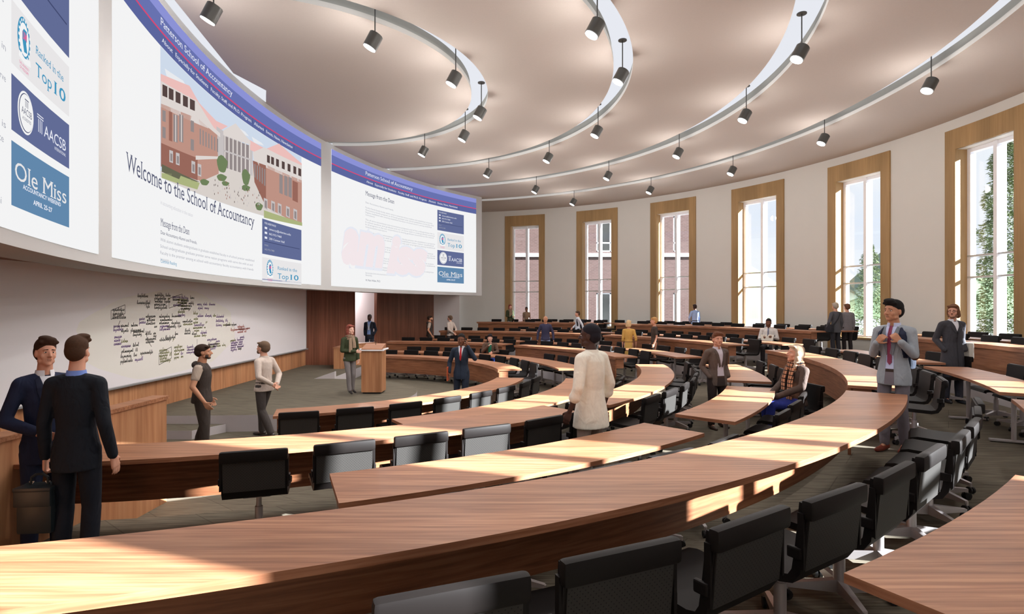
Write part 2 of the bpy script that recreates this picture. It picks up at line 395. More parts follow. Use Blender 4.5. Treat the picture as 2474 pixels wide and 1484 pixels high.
for i in range(4):
    m = MB()
    for r0, r1 in ((RC[i][1]-.06, RC[i][1]-.03), (RC[i+1][0]+.03, RC[i+1][0]+.06)):
        m.arc(CEN, r0, r1, CZ+.09, CZ+.27, -130, 130, n=130)
    struct(m.build('trim_%d' % (i+1), M_LINER), 'grey liner above the edges of a ceiling slot')
m = MB(); m.arc(CEN, 0.01, WR+.44, CZ+.28, CZ+.34, -180, 180, n=90); struct(m.build('ceiling', M_COVE), 'glowing white cove above the ceiling slots')
# ---- bulkhead that carries the screens
BA = 42.0
def scr(phi, z, off=0.0):
    a = rad(phi); r = SR-off
    return (SCX-r*cos(a), SCY+r*sin(a), z)
m = MB(); m.arc((SCX, SCY), SR, SR+.55, 2.79, CZ+.02, 180-40.9, 180+40.9, n=110, mtop=0)
struct(m.build('wall_bulkhead', [M_BULK]), 'curved pale bulkhead that carries the screens')
m = MB()
SOF = [scr(p, 0, -.5) for p in range(-40, 41, 4)]
m.prism([(x, y) for x, y, _ in SOF]+[FW[3], FW[2], FW[1], FW[0]], 2.93, 3.0)
struct(m.build('ceiling', [M_WALLWOOD]), 'wood soffit between bulkhead and whiteboard wall')
# ---- skirt wood low wall on the near and far side of the stage
def low_wall(pts, h, th, label, z0=0):
    m = MB()
    for p, q in zip(pts, pts[1:]):
        wall_seg(m, p, q, z0, h, th, 0)
        P = Vector(p); Q = Vector(q); d = (Q-P).normalized(); n = Vector((-d.y, d.x))
        a, b, c, e = P-d*.02-n*.02, Q+d*.02-n*.02, Q+d*.02+n*(th+.02), P-d*.02+n*(th+.02)
        m.prism([tuple(a), tuple(b), tuple(c), tuple(e)], h, h+.04, 1, 1, 1)
    return tag(m.build('guard_wall', [M_WAIN, M_TOP]), label, 'low wall')
low_wall([(-4.1, 2.2), (-4.03, 6.52)], 1.2, .16, 'light wood guard wall with wooden cap behind the two suited men')
low_wall([(-5.38, 17.8), (-5.5, 19.6), (-4.95, 20.45)], .95, .3, 'light wood guard wall behind the lectern, ending in a square post')
# ---- stage platform with steps
def circ(c, r, a0, a1, n): return [(c[0]+r*cos(rad(a0+(a1-a0)*i/n)), c[1]+r*sin(rad(a0+(a1-a0)*i/n))) for i in range(n+1)]
m = MB(); m.prism([(-7.0, 10.15), (-5.6, 10.15)]+circ((-4.75, 12.75), 2.55, -78, 78, 26)+[(-5.0, 15.4), (-5.0, 19.0), (-7.0, 19.0)], 0, .3, 0, 1, 1)
struct(m.build('floor', [M_CARPET, M_RISER]), 'low carpeted stage with white edge')
m = MB(); m.prism([(-6.9, 9.6), (-5.5, 9.6), (-5.2, 10.15), (-6.9, 10.15)], 0, .15, 0, 1, 1)
tag(m.build('stage_step', [M_CARPET, M_RISER]), 'low white edged step in front of the stage at the left', 'step')
m = MB(); m.prism([(-5.42, 15.38), (-4.75, 15.38), (-4.75, 15.42)], .3, .52); 
m2 = MB(); vs = [(-5.45, 15.38, .3), (-4.88, 15.38, .3), (-4.88, 15.38, .5), (-5.45, 15.5, .3), (-4.88, 15.5, .3), (-4.88, 15.5, .5)]
V = [m2.bm.verts.new(v) for v in vs]; m2.face([V[0], V[1], V[2]]); m2.face([V[5], V[4], V[3]]); m2.face([V[0], V[3], V[4], V[1]]); m2.face([V[1], V[4], V[5], V[2]]); m2.face([V[2], V[5], V[3], V[0]])
m.bm.free()
tag(m2.build('ramp_curb', [M_RISER]), 'white triangular ramp curb left of the square wood post', 'curb')
# ------------------------------------------------------------------ curved desks
DESKS = []
def desk(row, a0, a1, label, g0=True, g1=True):
    r0, r1, lv = ROW[row]; z = LZ[lv]; top = z+DH
    am = (a0+a1)/2; c = pol((r0+r1)/2, am)
    front = row in 'ACGJ'
    root = thing('curved_desk' if front else 'curved_table', label, 'desk' if front else 'table', (c[0], c[1], z))
    m = MB(); m.arc(CEN, r0*S, r1*S, top-.038, top, a0, a1, n=max(4, int((a1-a0)/1.0)), mtop=0, mside=1)
    m.build('tabletop', [M_TOP, M_EDGE], root, local=False)
    if front:
        m = MB(); m.arc(CEN, r0*S+.03, r0*S+.06, top-.52, top-.038, a0+.3, a1-.3, n=max(4, int((a1-a0)/1.0)))
        m.build('modesty_panel', M_PANEL, root, local=False)
        m = MB(); m.arc(CEN, r0*S+.0, r0*S+.035, top-.075, top-.038, a0+.1, a1-.1, n=max(4, int((a1-a0)/1.0)))
        m.build('edge_rail', M_EDGE, root, local=False)
        for a, ok in ((a0, g0), (a1, g1)):
            if ok:
                s = 1 if a == a0 else -1; da = deg(.035/(r0*S))
                m = MB(); m.arc(CEN, r0*S+.06, r0*S+.26, top-.30, top-.038, a+s*.3, a+s*(.3+da), n=1); m.build('bracket', M_EDGE, root, local=False)
    n = max(2, int(rad(a1-a0)*r0*S/1.9)+1)
    for k in range(n):
        a = a0+(a1-a0)*(k+.5)/n
        m = MB()
        if front:
            if 0 < k < n-1: continue
            a = a0+.8 if k == 0 else a1-.8
            da = deg(.04/(r0*S)); m.arc(CEN, r0*S+.028, r0*S+.06, z, top-.515, a, a+da, n=1); m.build('foot', M_PANEL, root, local=False); continue
        x, y = pol((r0+r1)*.5, a); m.cone((x, y, z+.02), (x, y, top-.038), .028, n=10)
        m.box((x, y, z+.025), (.5, .07, .03), rz=rad(a), bev=.008); m.box((x, y, top-.05), (.42, .05, .025), rz=rad(a))
        m.build('leg', M_ALU, root, local=False)
    DESKS.append(root)
    return root
SEG = [
 ('A', -72, -8.7, 'front row curved desk, its left part ending beside the man in the linen shirt'),
 ('A', 10, 84, 'front row curved desk running behind the lectern and the man on the phone'),
 ('B', -57.4, -8, 'second row thin curved table, near part in front of the cream shirted man'),
 ('B', 8.2, 82, 'second row thin curved table, far part where the woman in brown sits'),
 ('C', -84.2, -46, 'long curved desk starting beside the two suited men, in front of the cream shirted man'),
 ('C', -41.6, -2.6, 'curved desk sweeping right from behind the cream shirted man'),
 ('C', 10.8, 49.4, 'curved desk in front of the man in the navy sweater'),
 ('C', 53.2, 87.5, 'curved desk behind the seated woman in brown, far left of the tier'),
 ('F', -67.3, -46, 'thin curved table with free left corner just behind the row of mesh backed chairs'),
 ('F', -41.6, -24, 'short thin table in front of the man in the brown blazer'),
 ('F', -19.4, -2.3, 'short thin table between the brown blazer man and the seated blonde woman'),
 ('F', 8.5, 27.5, 'thin table in front of the woman in the dark dress'),
 ('F', 31.8, 50, 'thin table between the navy sweater man and the woman in yellow'),
 ('F', 56.5, 82, 'thin table left of the man in the navy sweater'),
 ('G', -84.4, -34.3, 'long foreground curved desk crossing the whole lower picture'),
 ('G', -31.5, 1, 'curved desk sweeping behind the seated blonde woman to the grey blazer man'),
 ('G', 10.3, 41, 'curved desk behind the man in the brown blazer'),
 ('G', 44.6, 80, 'curved desk behind the man in the navy sweater, far left'),
 ('H', -59.9, -50, 'table whose corner enters at the lower right of the picture'),
 ('H', -46, -33, 'table just entering at the right edge behind the rolling chairs'),
 ('H', -30.3, -15.8, 'table in front of the man in the dark overcoat'),
 ('H', -12.6, 1.4, 'table behind the shoulder of the grey blazer man'),
 ('H', 10, 24.2, 'table in front of the seated reader'),
 ('H', 26.8, 40.6, 'table behind the woman in the dark dress'),
 ('H', 43.9, 68, 'table behind the striding man in the white shirt'),
 ('J', -32, 4.4, 'high curved desk in front of the right hand windows'),
 ('J', 13.9, 48.9, 'high curved desk in front of the middle windows'),
 ('J', 52.2, 76.5, 'high curved desk in front of the two far left windows'),
 ('K', -24, 8, 'rear thin table under the two right hand windows'),
 ('K', 14, 30, 'rear thin table under the fifth window from the left'),
 ('K', 32, 46, 'rear thin table under the fourth window from the left'),
 ('K', 50, 70, 'rear thin table under the two far left windows'),
]
for s_ in SEG: desk(*s_)
# ------------------------------------------------------------------ chairs (local +Y looks at the desk)
def shell_bm(width):
    m = MB()
    ctr = [(.245, .425), (.235, .452), (.19, .462), (.0, .452), (-.15, .447), (-.205, .462), (-.232, .505), (-.246, .60), (-.26, .72), (-.27, .835)]
    th = .021; up = []; dn = []
    for i, (y, z) in enumerate(ctr):
        a = ctr[max(i-1, 0)]; b = ctr[min(i+1, len(ctr)-1)]; t = Vector((b[0]-a[0], b[1]-a[1])).normalized(); n = Vector((-t.y, t.x))
        up.append((y-n.x*th, z-n.y*th)); dn.append((y+n.x*th, z+n.y*th))
    prof = up+dn[::-1]
    for sx in (-1, 1): pass
    A = [m.bm.verts.new((-width/2, y, z)) for y, z in prof]; B = [m.bm.verts.new((width/2, y, z)) for y, z in prof]
    n = len(prof)
    for i in range(n): m.face([A[i], A[(i+1) % n], B[(i+1) % n], B[i]])
    h = len(up)
    for i in range(h-1):
        m.face([A[i], A[i+1], A[n-2-i], A[n-1-i]]); m.face([B[i+1], B[i], B[n-1-i], B[n-2-i]])
    return m
def make_chair(full=True):
    root = thing('office_chair', 'x', 'chair')
    shell_bm(.50).build('seat_shell', M_BLACK, root, smooth=True)
    m = MB(); m.box((0, -.277, .68), (.47, .008, .33), M=None)
    for v in m.bm.verts: v.co.y = -.246-(v.co.z-.5)*.09-(.008 if v.co.y < -.277 else 0)-.014
    m.build('back_panel', M_PERF, root)
    m = MB(); m.box((0, -.288, .806), (.52, .056, .096), bev=.02)
    m.build('head_roll', M_BLACK, root, smooth=True)
    if full:
        for sx in (-1, 1):
            m = MB(); m.box((sx*.262, -.235, .60), (.022, .07, .055), bev=.008); m.box((sx*.255, -.262, .66), (.014, .03, .26)); m.build('side_bracket', M_BLACK, root)
    m = MB(); m.cone((0, 0, .10), (0, 0, .30), .032, n=14); m.cone((0, 0, .30), (0, 0, .43), .022, n=12); m.box((0, -.02, .422), (.22, .22, .025), bev=.01)
    m.build('pedestal', M_ALU, root, smooth=True)
    for k in range(4 if full else 1):
        m = MB(); cm = MB()
        for q in ([k] if full else range(4)):
            a = rad(45+90*q); R = Matrix.Rotation(a, 4, 'Z')
            pts0 = [(.02, -.022, .06), (.02, .022, .06), (.02, .022, .135), (.02, -.022, .135)]
            pts1 = [(.30, -.014, .075), (.30, .014, .075), (.30, .014, .10), (.30, -.014, .10)]
            a0 = [m.bm.verts.new(R @ Vector(p)) for p in pts0]; a1 = [m.bm.verts.new(R @ Vector(p)) for p in pts1]
            for i in range(4): m.face([a0[i], a0[(i+1) % 4], a1[(i+1) % 4], a1[i]])
            m.face(a0[::-1]); m.face(a1)
            t = R @ Vector((.30, 0, .032)); s_ = R @ Vector((0, .024, 0))
            m.cone(R @ Vector((.30, 0, .06)), R @ Vector((.30, 0, .095)), .012, n=8)
            cm.cone(t-s_, t-s_*.25, .032, n=14); cm.cone(t+s_*.25, t+s_, .032, n=14); cm.cone(t-s_, t+s_, .012, n=8)
        lg = m.build('leg' if full else 'base', M_ALU, root)
        cm.build('caster' if full else 'casters', M_CASTER, lg if full else root, smooth=True)
    reg(root)
    return root
CH1 = make_chair(True); CH2 = make_chair(False)
CH_USED = [False, False]
ORD = ['first', 'second', 'third', 'fourth', 'fifth', 'sixth', 'seventh', 'eighth', 'ninth', 'tenth', 'eleventh', 'twelfth', 'thirteenth', 'fourteenth', 'fifteenth', 'sixteenth', 'seventeenth']
NCH = [0]
def chair_at(R, a, lv, label, group, full=True, turn=0.0):
    x, y = pol(R, a); th = rad(a+90+turn)      # facing the centre: local +Y -> -radial
    i = 0 if full else 1; pr = (CH1, CH2)[i]; NCH[0] += 1
    if not CH_USED[i]:
        CH_USED[i] = True; pr.location = (x, y, LZ[lv]); pr.rotation_euler = (0, 0, th); pr['label'] = label; pr['group'] = group
        return pr
    return dup(pr, (x, y, LZ[lv]), th, label, group)
def chairs(row, a0, a1, step, where, group, full=True, skip=(), start='left end', off=.10, jit=.9):
    r1 = ROW[row][1]; n = int(round((a1-a0)/step))+1
    for k in range(n):
        if k in skip: continue
        a = a0+step*k
        chair_at(r1+off/S+random.uniform(0, .006), a, ROW[row][2], 'black chair, %s from the %s %s' % (ORD[k], start, where), group, full, random.uniform(-5, 5)*jit)
chairs('A', -68.2, -14, 7.5, 'of the front desk, near side', 'chairs of the front row, near side')
chairs('A', 13, 82, 7.5, 'end, far front desk', 'chairs of the front row, far side', start='aisle')
chairs('B', -54, -12, 5.9, 'of the near thin second row table', 'chairs of the second row, near side', off=.15)
chairs('B', 11, 80, 5.6, 'end, far thin second row table', 'chairs of the second row, far side', start='aisle', skip=(5, 6), full=False)
chairs('C', -70.8, -48.5, 4.55, 'of the desk before the cream shirt', 'chairs of the third row, near side', skip=())
chairs('C', -39.0, -5, 4.6, 'of the desk behind the cream shirt', 'chairs of the third row, middle', start='near end')
chairs('C', 13, 48, 4.6, 'end, desk before the navy sweater', 'chairs of the third row, far middle', start='aisle', full=False)
chairs('C', 56, 84, 4.6, 'of the desk behind the brown jacket', 'chairs of the third row, far left', start='right end', full=False)
chairs('F', -65, -48, 4.0, 'of the free cornered near table', 'chairs of the fourth row, near side', off=.16)
chairs('F', -39.5, -30, 4.3, 'of the table before the seated blonde', 'chairs of the fourth row, middle', start='near end')
chairs('F', -17.4, -4, 4.3, 'of the table behind the seated blonde', 'chairs of the fourth row, by the aisle', start='near end')
chairs('F', 10, 26, 4.2, 'of the table before the dark dress', 'chairs of the fourth row, far middle', start='right end', full=False)
chairs('F', 33.5, 49, 4.2, 'of the table beside the yellow dress', 'chairs of the fourth row, beside the woman in yellow', start='right end', full=False)
chairs('F', 58, 80, 4.2, 'of the table left of the navy sweater', 'chairs of the fourth row, far left', start='right end', full=False)
chairs('G', -66.5, -39, 3.1, 'end, behind the foreground desk', 'chairs behind the foreground desk', start='picture bottom', off=.28)
chairs('G', -29.5, 0, 3.6, 'of the long desk behind the seated blonde', 'chairs of the fifth row, middle', start='near end')
chairs('G', 12, 40, 3.6, 'of the desk behind the brown blazer', 'chairs of the fifth row, far middle', start='right end', full=False)
chairs('G', 46.5, 78, 3.6, 'of the far left desk behind the sweater', 'chairs of the fifth row, far left', start='right end', full=False)
chairs('H', -45, -34, 3.5, 'of the table at the right edge', 'chairs of the sixth row, at the right edge', start='near end')
chairs('H', -29, -17, 3.5, 'of the table before the overcoat', 'chairs of the sixth row, before the overcoat man', start='near end')
chairs('H', -11.5, 0, 3.6, 'of the table behind the grey blazer', 'chairs of the sixth row, behind the grey blazer man', start='near end')
chairs('H', 11.2, 24, 3.3, 'of the table where the reader sits', 'chairs of the sixth row, by the reader', start='right end', skip=(2,), full=False)
chairs('H', 28, 40, 3.4, 'of the table behind the dark dress', 'chairs of the sixth row, far middle', start='right end', full=False)
chairs('H', 45.5, 66, 3.4, 'of the table behind the striding man', 'chairs of the sixth row, far left', start='right end', full=False)
chairs('J', -24, 3, 3.3, 'of the high desk by the right windows', 'chairs of the seventh row, right', start='near end', full=False)
chairs('J', 16, 47, 3.3, 'of the high desk by the middle windows', 'chairs of the seventh row, middle', start='right end', full=False)
chairs('J', 54, 75, 3.3, 'of the desk by the far left windows', 'chairs of the seventh row, far left', start='right end', full=False)
for row, a0, a1, w_ in (('K', -20, 6, 'under the right windows'), ('K', 16, 29, 'under the fifth window'), ('K', 34, 45, 'under the fourth window'), ('K', 52, 69, 'under the far left windows')):
    chairs(row, a0, a1, 3.1, 'of the rear table '+w_, 'chairs of the rear row '+w_, start='right end', full=False, off=.02)
def chair_xy(x, y, lv, rz, label, group, full=True):
    NCH[0] += 1
    return dup((CH1, CH2)[0 if full else 1], (x, y, LZ[lv]), rad(rz), label, group)
# ------------------------------------------------------------------ pendant spotlights
def ray_R(x, R):
    k = (x-1237)/FPX; a = k*k+1; b = -2*(k*CX+CY); c = CX*CX+CY*CY-R*R; D = sqrt(max(0, b*b-4*a*c)); return k, (-b-D)/(2*a), (-b+D)/(2*a)
LAMPS = []
SLOT = [4.245, 7.42, 10.6, 13.7]
PX = [(0, [(910, 72), (1105, 166), (1167, 251), (1128, 315), (1030, 351)]), (1, [(1447, 42), (1508, 196), (1449, 300), (1331, 365), (1185, 404)]),
      (2, [(1941, 99), (1807, 259), (1645, 352), (1475, 410), (1300, 446)]), (3, [(2254, 184), (1996, 319), (1775, 400), (1577, 445), (1391, 478)])]
for ri, pts in PX:
    for x, y in pts:
        Zg = FPX*4.52/(742-y); k, z0, z1 = ray_R(x-4, SLOT[ri]); Z = z0 if abs(z0-Zg) < abs(z1-Zg) else z1
        if k*k > 0 and abs(Z-Zg) > 2.5: Z = Zg
        LAMPS.append((ri, k*Z, Z))
def make_lamp():
    root = thing('pendant_spotlight', 'x', 'lamp')
    m = MB(); m.cone((0, 0, -.015), (0, 0, 0), .085, n=24); m.build('canopy', M_LAMP, root, smooth=True)
    m = MB(); m.cone((0, 0, -.58), (0, 0, -.01), .011, n=8); m.build('rod', M_LAMP, root)
    ax = Vector((-.47, 0, -.88)).normalized(); c = Vector((.03, 0, -.60))
    m = MB(); m.cone(c, c+ax*.27, .12, .12, n=28); bmesh.ops.bevel(m.bm, geom=[e for e in m.bm.edges if len(e.link_faces) == 2 and e.calc_face_angle() > 1], offset=.012, segments=2, affect='EDGES')
    h = m.build('housing', M_LAMP, root, smooth=True)
    m = MB(); m.cone(c+ax*.262, c+ax*.276, .108, n=28); m.build('lens', M_LENS, root)
    reg(root)
    return root
LP0 = make_lamp(); WH = ['innermost', 'second', 'third', 'outermost']; used = False
cnt = [0]*4
def lamp_light(x, y, z, s=1.0):
    l = bpy.data.lights.new('lamp_glow', 'POINT'); l.energy = GLOW_W; l.shadow_soft_size = .13; l.color = (1.0, 0.96, 0.93)
    o = bpy.data.objects.new('lamp_glow', l); COL.objects.link(o); o.location = (x, y, z-.12)
    l = bpy.data.lights.new('lamp_beam', 'SPOT'); l.energy = LAMP_W*s; l.shadow_soft_size = .12; l.color = (1.0, 0.96, 0.92); l.spot_size = rad(140); l.spot_blend = .8
    o = bpy.data.objects.new('lamp_beam', l); COL.objects.link(o); o.location = (x, y, z-.14); o.rotation_euler = (0, rad(28), 0)
for i, (ri, x, y) in enumerate(LAMPS):
    lab = 'dark drum spotlight on a rod, %s from the near end of the %s ceiling slot' % (ORD[cnt[ri]], WH[ri]); cnt[ri] += 1
    az = atan2(CY-y, CX-x)-pi; az = max(-.5, min(.5, az if abs(az) < pi else az+2*pi))
    if not used: LP0.location = (x, y, CZ+.28); LP0['label'] = lab; LP0['group'] = 'pendant spotlights'; LP0.rotation_euler = (0, 0, 0); used = True
    else: dup(LP0, (x, y, CZ+.28), 0, lab, 'pendant spotlights')
    lamp_light(x-.2, y, CZ-.78, (2.5, 2.0, 1.1, 1)[ri])
# the same lamps continue around the room behind the viewer
for ri, angs in ((0, (-85, -120, 118, 155)), (1, (-50, -78, 103)), (2, (-40, -62, -82)), (3, (-28, -46, -64))):
    for a in angs:
        x, y = CX+SLOT[ri]*cos(rad(a)), CY+SLOT[ri]*sin(rad(a))
        if x < cut_x(y)+.4: continue
        dup(LP0, (x, y, CZ+.28), 0, 'dark drum spotlight beyond the picture, %s ceiling slot, bearing %d degrees' % (WH[ri], a), 'pendant spotlights beyond the picture'); lamp_light(x-.2, y, CZ-.78, (2.5, 2.0, 1.1, 1)[ri])
# ------------------------------------------------------------------ lectern
lec = thing('lectern', 'light wood lectern with white tray top and gooseneck microphone on the stage', 'lectern', (-3.19, 12.9, .3), rad(0)); lec.scale = (1, 1, .95)
m = MB(); m.box((0, 0, .02), (.40, .40, .04)); m.build('plinth', M_CASTER, lec)
m = MB(); m.box((0, 0, .53), (.46, .44, .98)); m.build('cabinet', [M_WAIN], lec)
m = MB(); m.prism([(-.23, -.22), (.23, -.22), (.23, .22), (-.23, .22)], 1.02, 1.12)
for v in m.bm.verts:
    if v.co.z > 1.1: v.co.z += (.06 if v.co.y > 0 else -.04)
m.build('sloped_top', M_TOP, lec)
m = MB(); m.box((0, -.235, 1.045), (.58, .03, .03)); m.box((.275, 0, 1.06), (.03, .46, .03)); m.box((-.275, 0, 1.06), (.03, .46, .03)); m.build('tray', M_MULL, lec)
m = MB(); m.tube([(.02, .1, 1.14), (.02, .11, 1.22), (-.02, .05, 1.27), (-.09, -.02, 1.28)], .006); m.ball((-.10, -.03, 1.28), .014); m.build('microphone', M_CASTER, lec)
# ------------------------------------------------------------------ whiteboard
wb = thing('whiteboard', 'wall wide whiteboard covered with handwritten notes in its middle', 'whiteboard', (-7.04, 12.9, .86))
m = MB(); m.box((.01, 0, 1.12), (.02, 12.3, 2.24)); m.build('board', M_BOARD, wb)
m = MB(); m.box((.05, 0, -.012), (.09, 12.3, .03)); m.build('marker_tray', M_TRAY, wb)
m = MB(); m.box((.015, 6.16, 1.1), (.03, .03, 2.24)); m.build('edge_trim', M_TRAY, wb)
def b_at(px, py):                                # photo column/row on the board plane
    Y = FPX*(-7.02)/(px-1237.0); return Y-12.9, CAMZ+(742-py)/FPX*Y-.86
inks = [mat('ink_black', srgb(50, 52, 46), .6), mat('ink_violet', srgb(120, 90, 150), .6), mat('ink_olive', srgb(120, 124, 60), .6), mat('ink_red', srgb(190, 110, 100), .6)]
bms = [MB() for _ in inks]
rr = random.Random(3)
def stroke(mb, pts, w_):
    for (a, b), (c, d) in zip(pts, pts[1:]):
        n = Vector((-(d-b), c-a)); n = n.normalized()*w_ if n.length > 1e-6 else Vector((0, w_))
        mb.face([mb.bm.verts.new((.0215, a+n.x, b+n.y)), mb.bm.verts.new((.0215, c+n.x, d+n.y)), mb.bm.verts.new((.0215, c-n.x, d-n.y)), mb.bm.verts.new((.0215, a-n.x, b-n.y))])
def word(mb, y, z, h, L_, w_=.0042, slope=0.0):
    pts = []; n = max(2, int(L_/(h*.62))); dx = L_/n; x = y
    for i in range(n):
        k = rr.random(); u = dx*rr.uniform(.8, 1.1); zz = z+rr.uniform(-.08, .08)*h
        if k < .22: q = [(.0, .0), (.35, 1.7), (.5, 1.75), (.45, .9), (.6, 0), (1, .12)]
        elif k < .34: q = [(.0, .1), (.4, .9), (.6, .3), (.4, -.7), (.2, -.55), (1, .2)]
        elif k < .6: q = [(.0, .1), (.2, .9), (.75, .85), (.55, .05), (.2, .35), (1, .1)]
        elif k < .85: q = [(.0, .0), (.15, .9), (.3, .2), (.55, .9), (.75, .1), (1, .12)]
        else: q = [(.0, .2), (.6, .3), (.9, .6), (.4, .95), (.15, .3), (1, .05)]
        pts += [(x+a_*u+b_*h*.12, zz+b_*h*rr.uniform(.85, 1.1)) for a_, b_ in q]; x += dx
    stroke(mb, pts, w_)
blocks = [  # left x, top y, right x, bottom y (photo), colour, line gap
 (270, 752, 300, 775, 0, 10), (290, 778, 345, 890, 0, 13), (273, 792, 292, 850, 1, 9), (330, 718, 362, 750, 0, 9), (333, 765, 348, 800, 1, 9), (372, 716, 412, 762, 0, 8),
 (352, 768, 380, 800, 0, 9), (320, 805, 345, 824, 0, 8), (350, 810, 374, 830, 0, 7), (338, 838, 374, 878, 0, 10), (384, 768, 440, 800, 0, 9), (384, 784, 414, 800, 1, 8), (398, 812, 430, 820, 0, 8),
 (384, 825, 418, 845, 0, 8), (384, 850, 412, 882, 2, 7), (428, 726, 456, 775, 2, 8), (436, 722, 468, 750, 0, 7), (416, 720, 440, 748, 0, 7), (438, 812, 476, 830, 0, 8), (418, 842, 446, 868, 2, 9),
 (450, 842, 468, 858, 1, 7), (466, 760, 478, 778, 2, 7), (466, 782, 500, 816, 2, 7), (476, 738, 520, 770, 1, 10), (500, 818, 530, 850, 1, 6), (520, 768, 555, 795, 1, 11), (545, 788, 570, 800, 0, 8),
 (556, 820, 590, 850, 1, 6), (556, 800, 600, 808, 3, 7), (572, 792, 602, 802, 3, 6), (440, 780, 462, 792, 0, 7), (444, 802, 462, 812, 0, 7), (500, 836, 548, 846, 2, 6)]
for x0, y0, x1, y1, ci, gap in blocks:
    y = y0
    while y < y1:
        if rr.random() < .1: y += gap; continue
        a, z = b_at(x0+rr.uniform(0, 3), y); b, _ = b_at(x1-rr.uniform(0, (x1-x0)*.35), y); p = a
        zr = (b_at(x1, y0+(y-y0))[1]-z)*0
        while p < b:
            L_ = rr.uniform(.16, .42)
            if rr.random() < .82: word(bms[ci if rr.random() > .15 else rr.choice((0, 1, 2))], p, z, .042, min(L_, b-p+.05))
            p += L_+.06
        y += gap*.95
for x0, y0, x1, y1 in ((268, 750, 302, 772), (384, 850, 414, 882), (408, 722, 440, 745)):
    a, z = b_at(x0, y1); b, z2 = b_at(x1, y0); stroke(bms[0], [(a, z), (b, z+.1), (b, z2+.1), (a, z2), (a, z)], .005)
for p in (((352, 800), (356, 822), (366, 838)), ((476, 820), (476, 870)), ((290, 775), (284, 790))): stroke(bms[0], [b_at(*q) for q in p], .005)
for mb, ink, nm in zip(bms, inks, ('black_handwriting', 'violet_handwriting', 'olive_handwriting', 'red_handwriting')): mb.build(nm, ink, wb, fixn=False)
m = MB(); cxb, czb = b_at(420, 806)
ylw = mat('board_smudge', srgb(239, 236, 230), .4)
m.face([m.bm.verts.new((.0207, cxb+2.55*cos(t*pi/20)*(1+.05*sin(5*t)), czb+.02+.88*sin(t*pi/20)*(1+.05*cos(7*t)))) for t in range(40)]); m.build('yellow_smudge', ylw, wb, fixn=False)
# ------------------------------------------------------------------ screens: flat artwork laid out in (s, z) metres and bent onto the arc
def hit(x, y):
    k = (x-1237)/FPX; a = k*k+1; b = -2*(k*SCX+SCY); c = SCX**2+SCY**2-SR*SR; D = sqrt(b*b-4*a*c)
    zs = [z for z in ((-b-D)/(2*a), (-b+D)/(2*a)) if k*z < SCX and -1 < z < 27]; Z = zs[-1]
    phi = atan2(Z-SCY, SCX-k*Z); return phi*SR, CAMZ+(742-y)/FPX*Z
def bend(mb, off):
    """mb holds a flat drawing in the (s, z) plane stored as x=s, y=z; slice it finely and wrap it on the arc"""
    bm = mb.bm
    xs = [v.co.x for v in bm.verts]
    if not xs: return
    a, b = min(xs), max(xs); st = .4; k = math.floor(a/st)+1
    while k*st < b:
        bmesh.ops.bisect_plane(bm, geom=bm.verts[:]+bm.edges[:]+bm.faces[:], plane_co=(k*st, 0, 0), plane_no=(1, 0, 0)); k += 1
    for v in bm.verts:
        o = off+v.co.z; ph = v.co.x/SR; v.co = Vector(scr(deg(ph), v.co.y, o))
def poly(mb, pts, layer=0, mi=0):
    f = mb.face([mb.bm.verts.new((x, y, layer*.0025)) for x, y in pts], mi)
    return f
def ppoly(mb, pts, layer=0, mi=0): return poly(mb, [hit(*p) for p in pts], layer, mi)
def rect(mb, s0, z0, s1, z1, layer=0, mi=0): poly(mb, [(s0, z0), (s1, z0), (s1, z1), (s0, z1)], layer, mi)
def text_verts(txt, serif=False, bold=0.0, shear=0.0):
    cu = bpy.data.curves.new('t', 'FONT'); cu.body = txt; cu.size = 1.0; cu.offset = bold; cu.shear = shear; cu.resolution_u = 3
    ob = bpy.data.objects.new('t', cu); COL.objects.link(ob); bpy.context.view_layer.update()
    me = bpy.data.meshes.new_from_object(ob.evaluated_get(bpy.context.evaluated_depsgraph_get()))
    V = [(v.co.x, v.co.y) for v in me.vertices]; F = [tuple(p.vertices) for p in me.polygons]
    if serif:
        cnt = {}
        for f in F:
            for i in range(len(f)):
                e = tuple(sorted((f[i], f[(i+1) % len(f)]))); cnt.setdefault(e, []).append(f)
        add = []
        for (a, b), fs in cnt.items():
            if len(fs) != 1: continue
            xa, ya = V[a]; xb, yb = V[b]
            if abs(ya-yb) < .006 and .05 < abs(xa-xb) < .14:
                ym = sum(V[i][1] for i in fs[0])/len(fs[0]); up = 1 if ym > ya else -1; x0, x1 = min(xa, xb), max(xa, xb)
                add.append([(x0-.055, ya), (x1+.055, ya), (x1+.055, ya+up*.022), (x1+.004, ya+up*.05), (x0-.004, ya+up*.05), (x0-.055, ya+up*.022)])
        for q in add:
            n = len(V); V += q; F.append(tuple(range(n, n+len(q))))
    bpy.data.objects.remove(ob); bpy.data.meshes.remove(me); bpy.data.curves.remove(cu)
    return V, F
def text(mb, txt, s0, z0, s1, h, layer=1, mi=0, serif=True, bold=0.0, shear=0.0):
    """text between s0 and s1 on baseline z0 (tuple: slanting baseline), cap height h"""
    V, F = text_verts(txt, serif, bold, shear); x0 = min(v[0] for v in V); x1 = max(v[0] for v in V)
    za, zb = z0 if isinstance(z0, tuple) else (z0, z0)
    vs = []
    for x, y in V:
        t = (x-x0)/(x1-x0); vs.append(mb.bm.verts.new((s0+(s1-s0)*t, za+(zb-za)*t+y*h/.73, layer*.0025)))
    for f in F: mb.face([vs[i] for i in f], mi)
def ptext(mb, txt, xa, ya, xb, yb, h, **k):
    a = hit(xa, ya); b = hit(xb, yb); text(mb, txt, a[0], (a[1]+b[1])/2, b[0], h, **k)
E_WHITE = emit('screen_white', (.90, .90, .905, 1), 1.0)
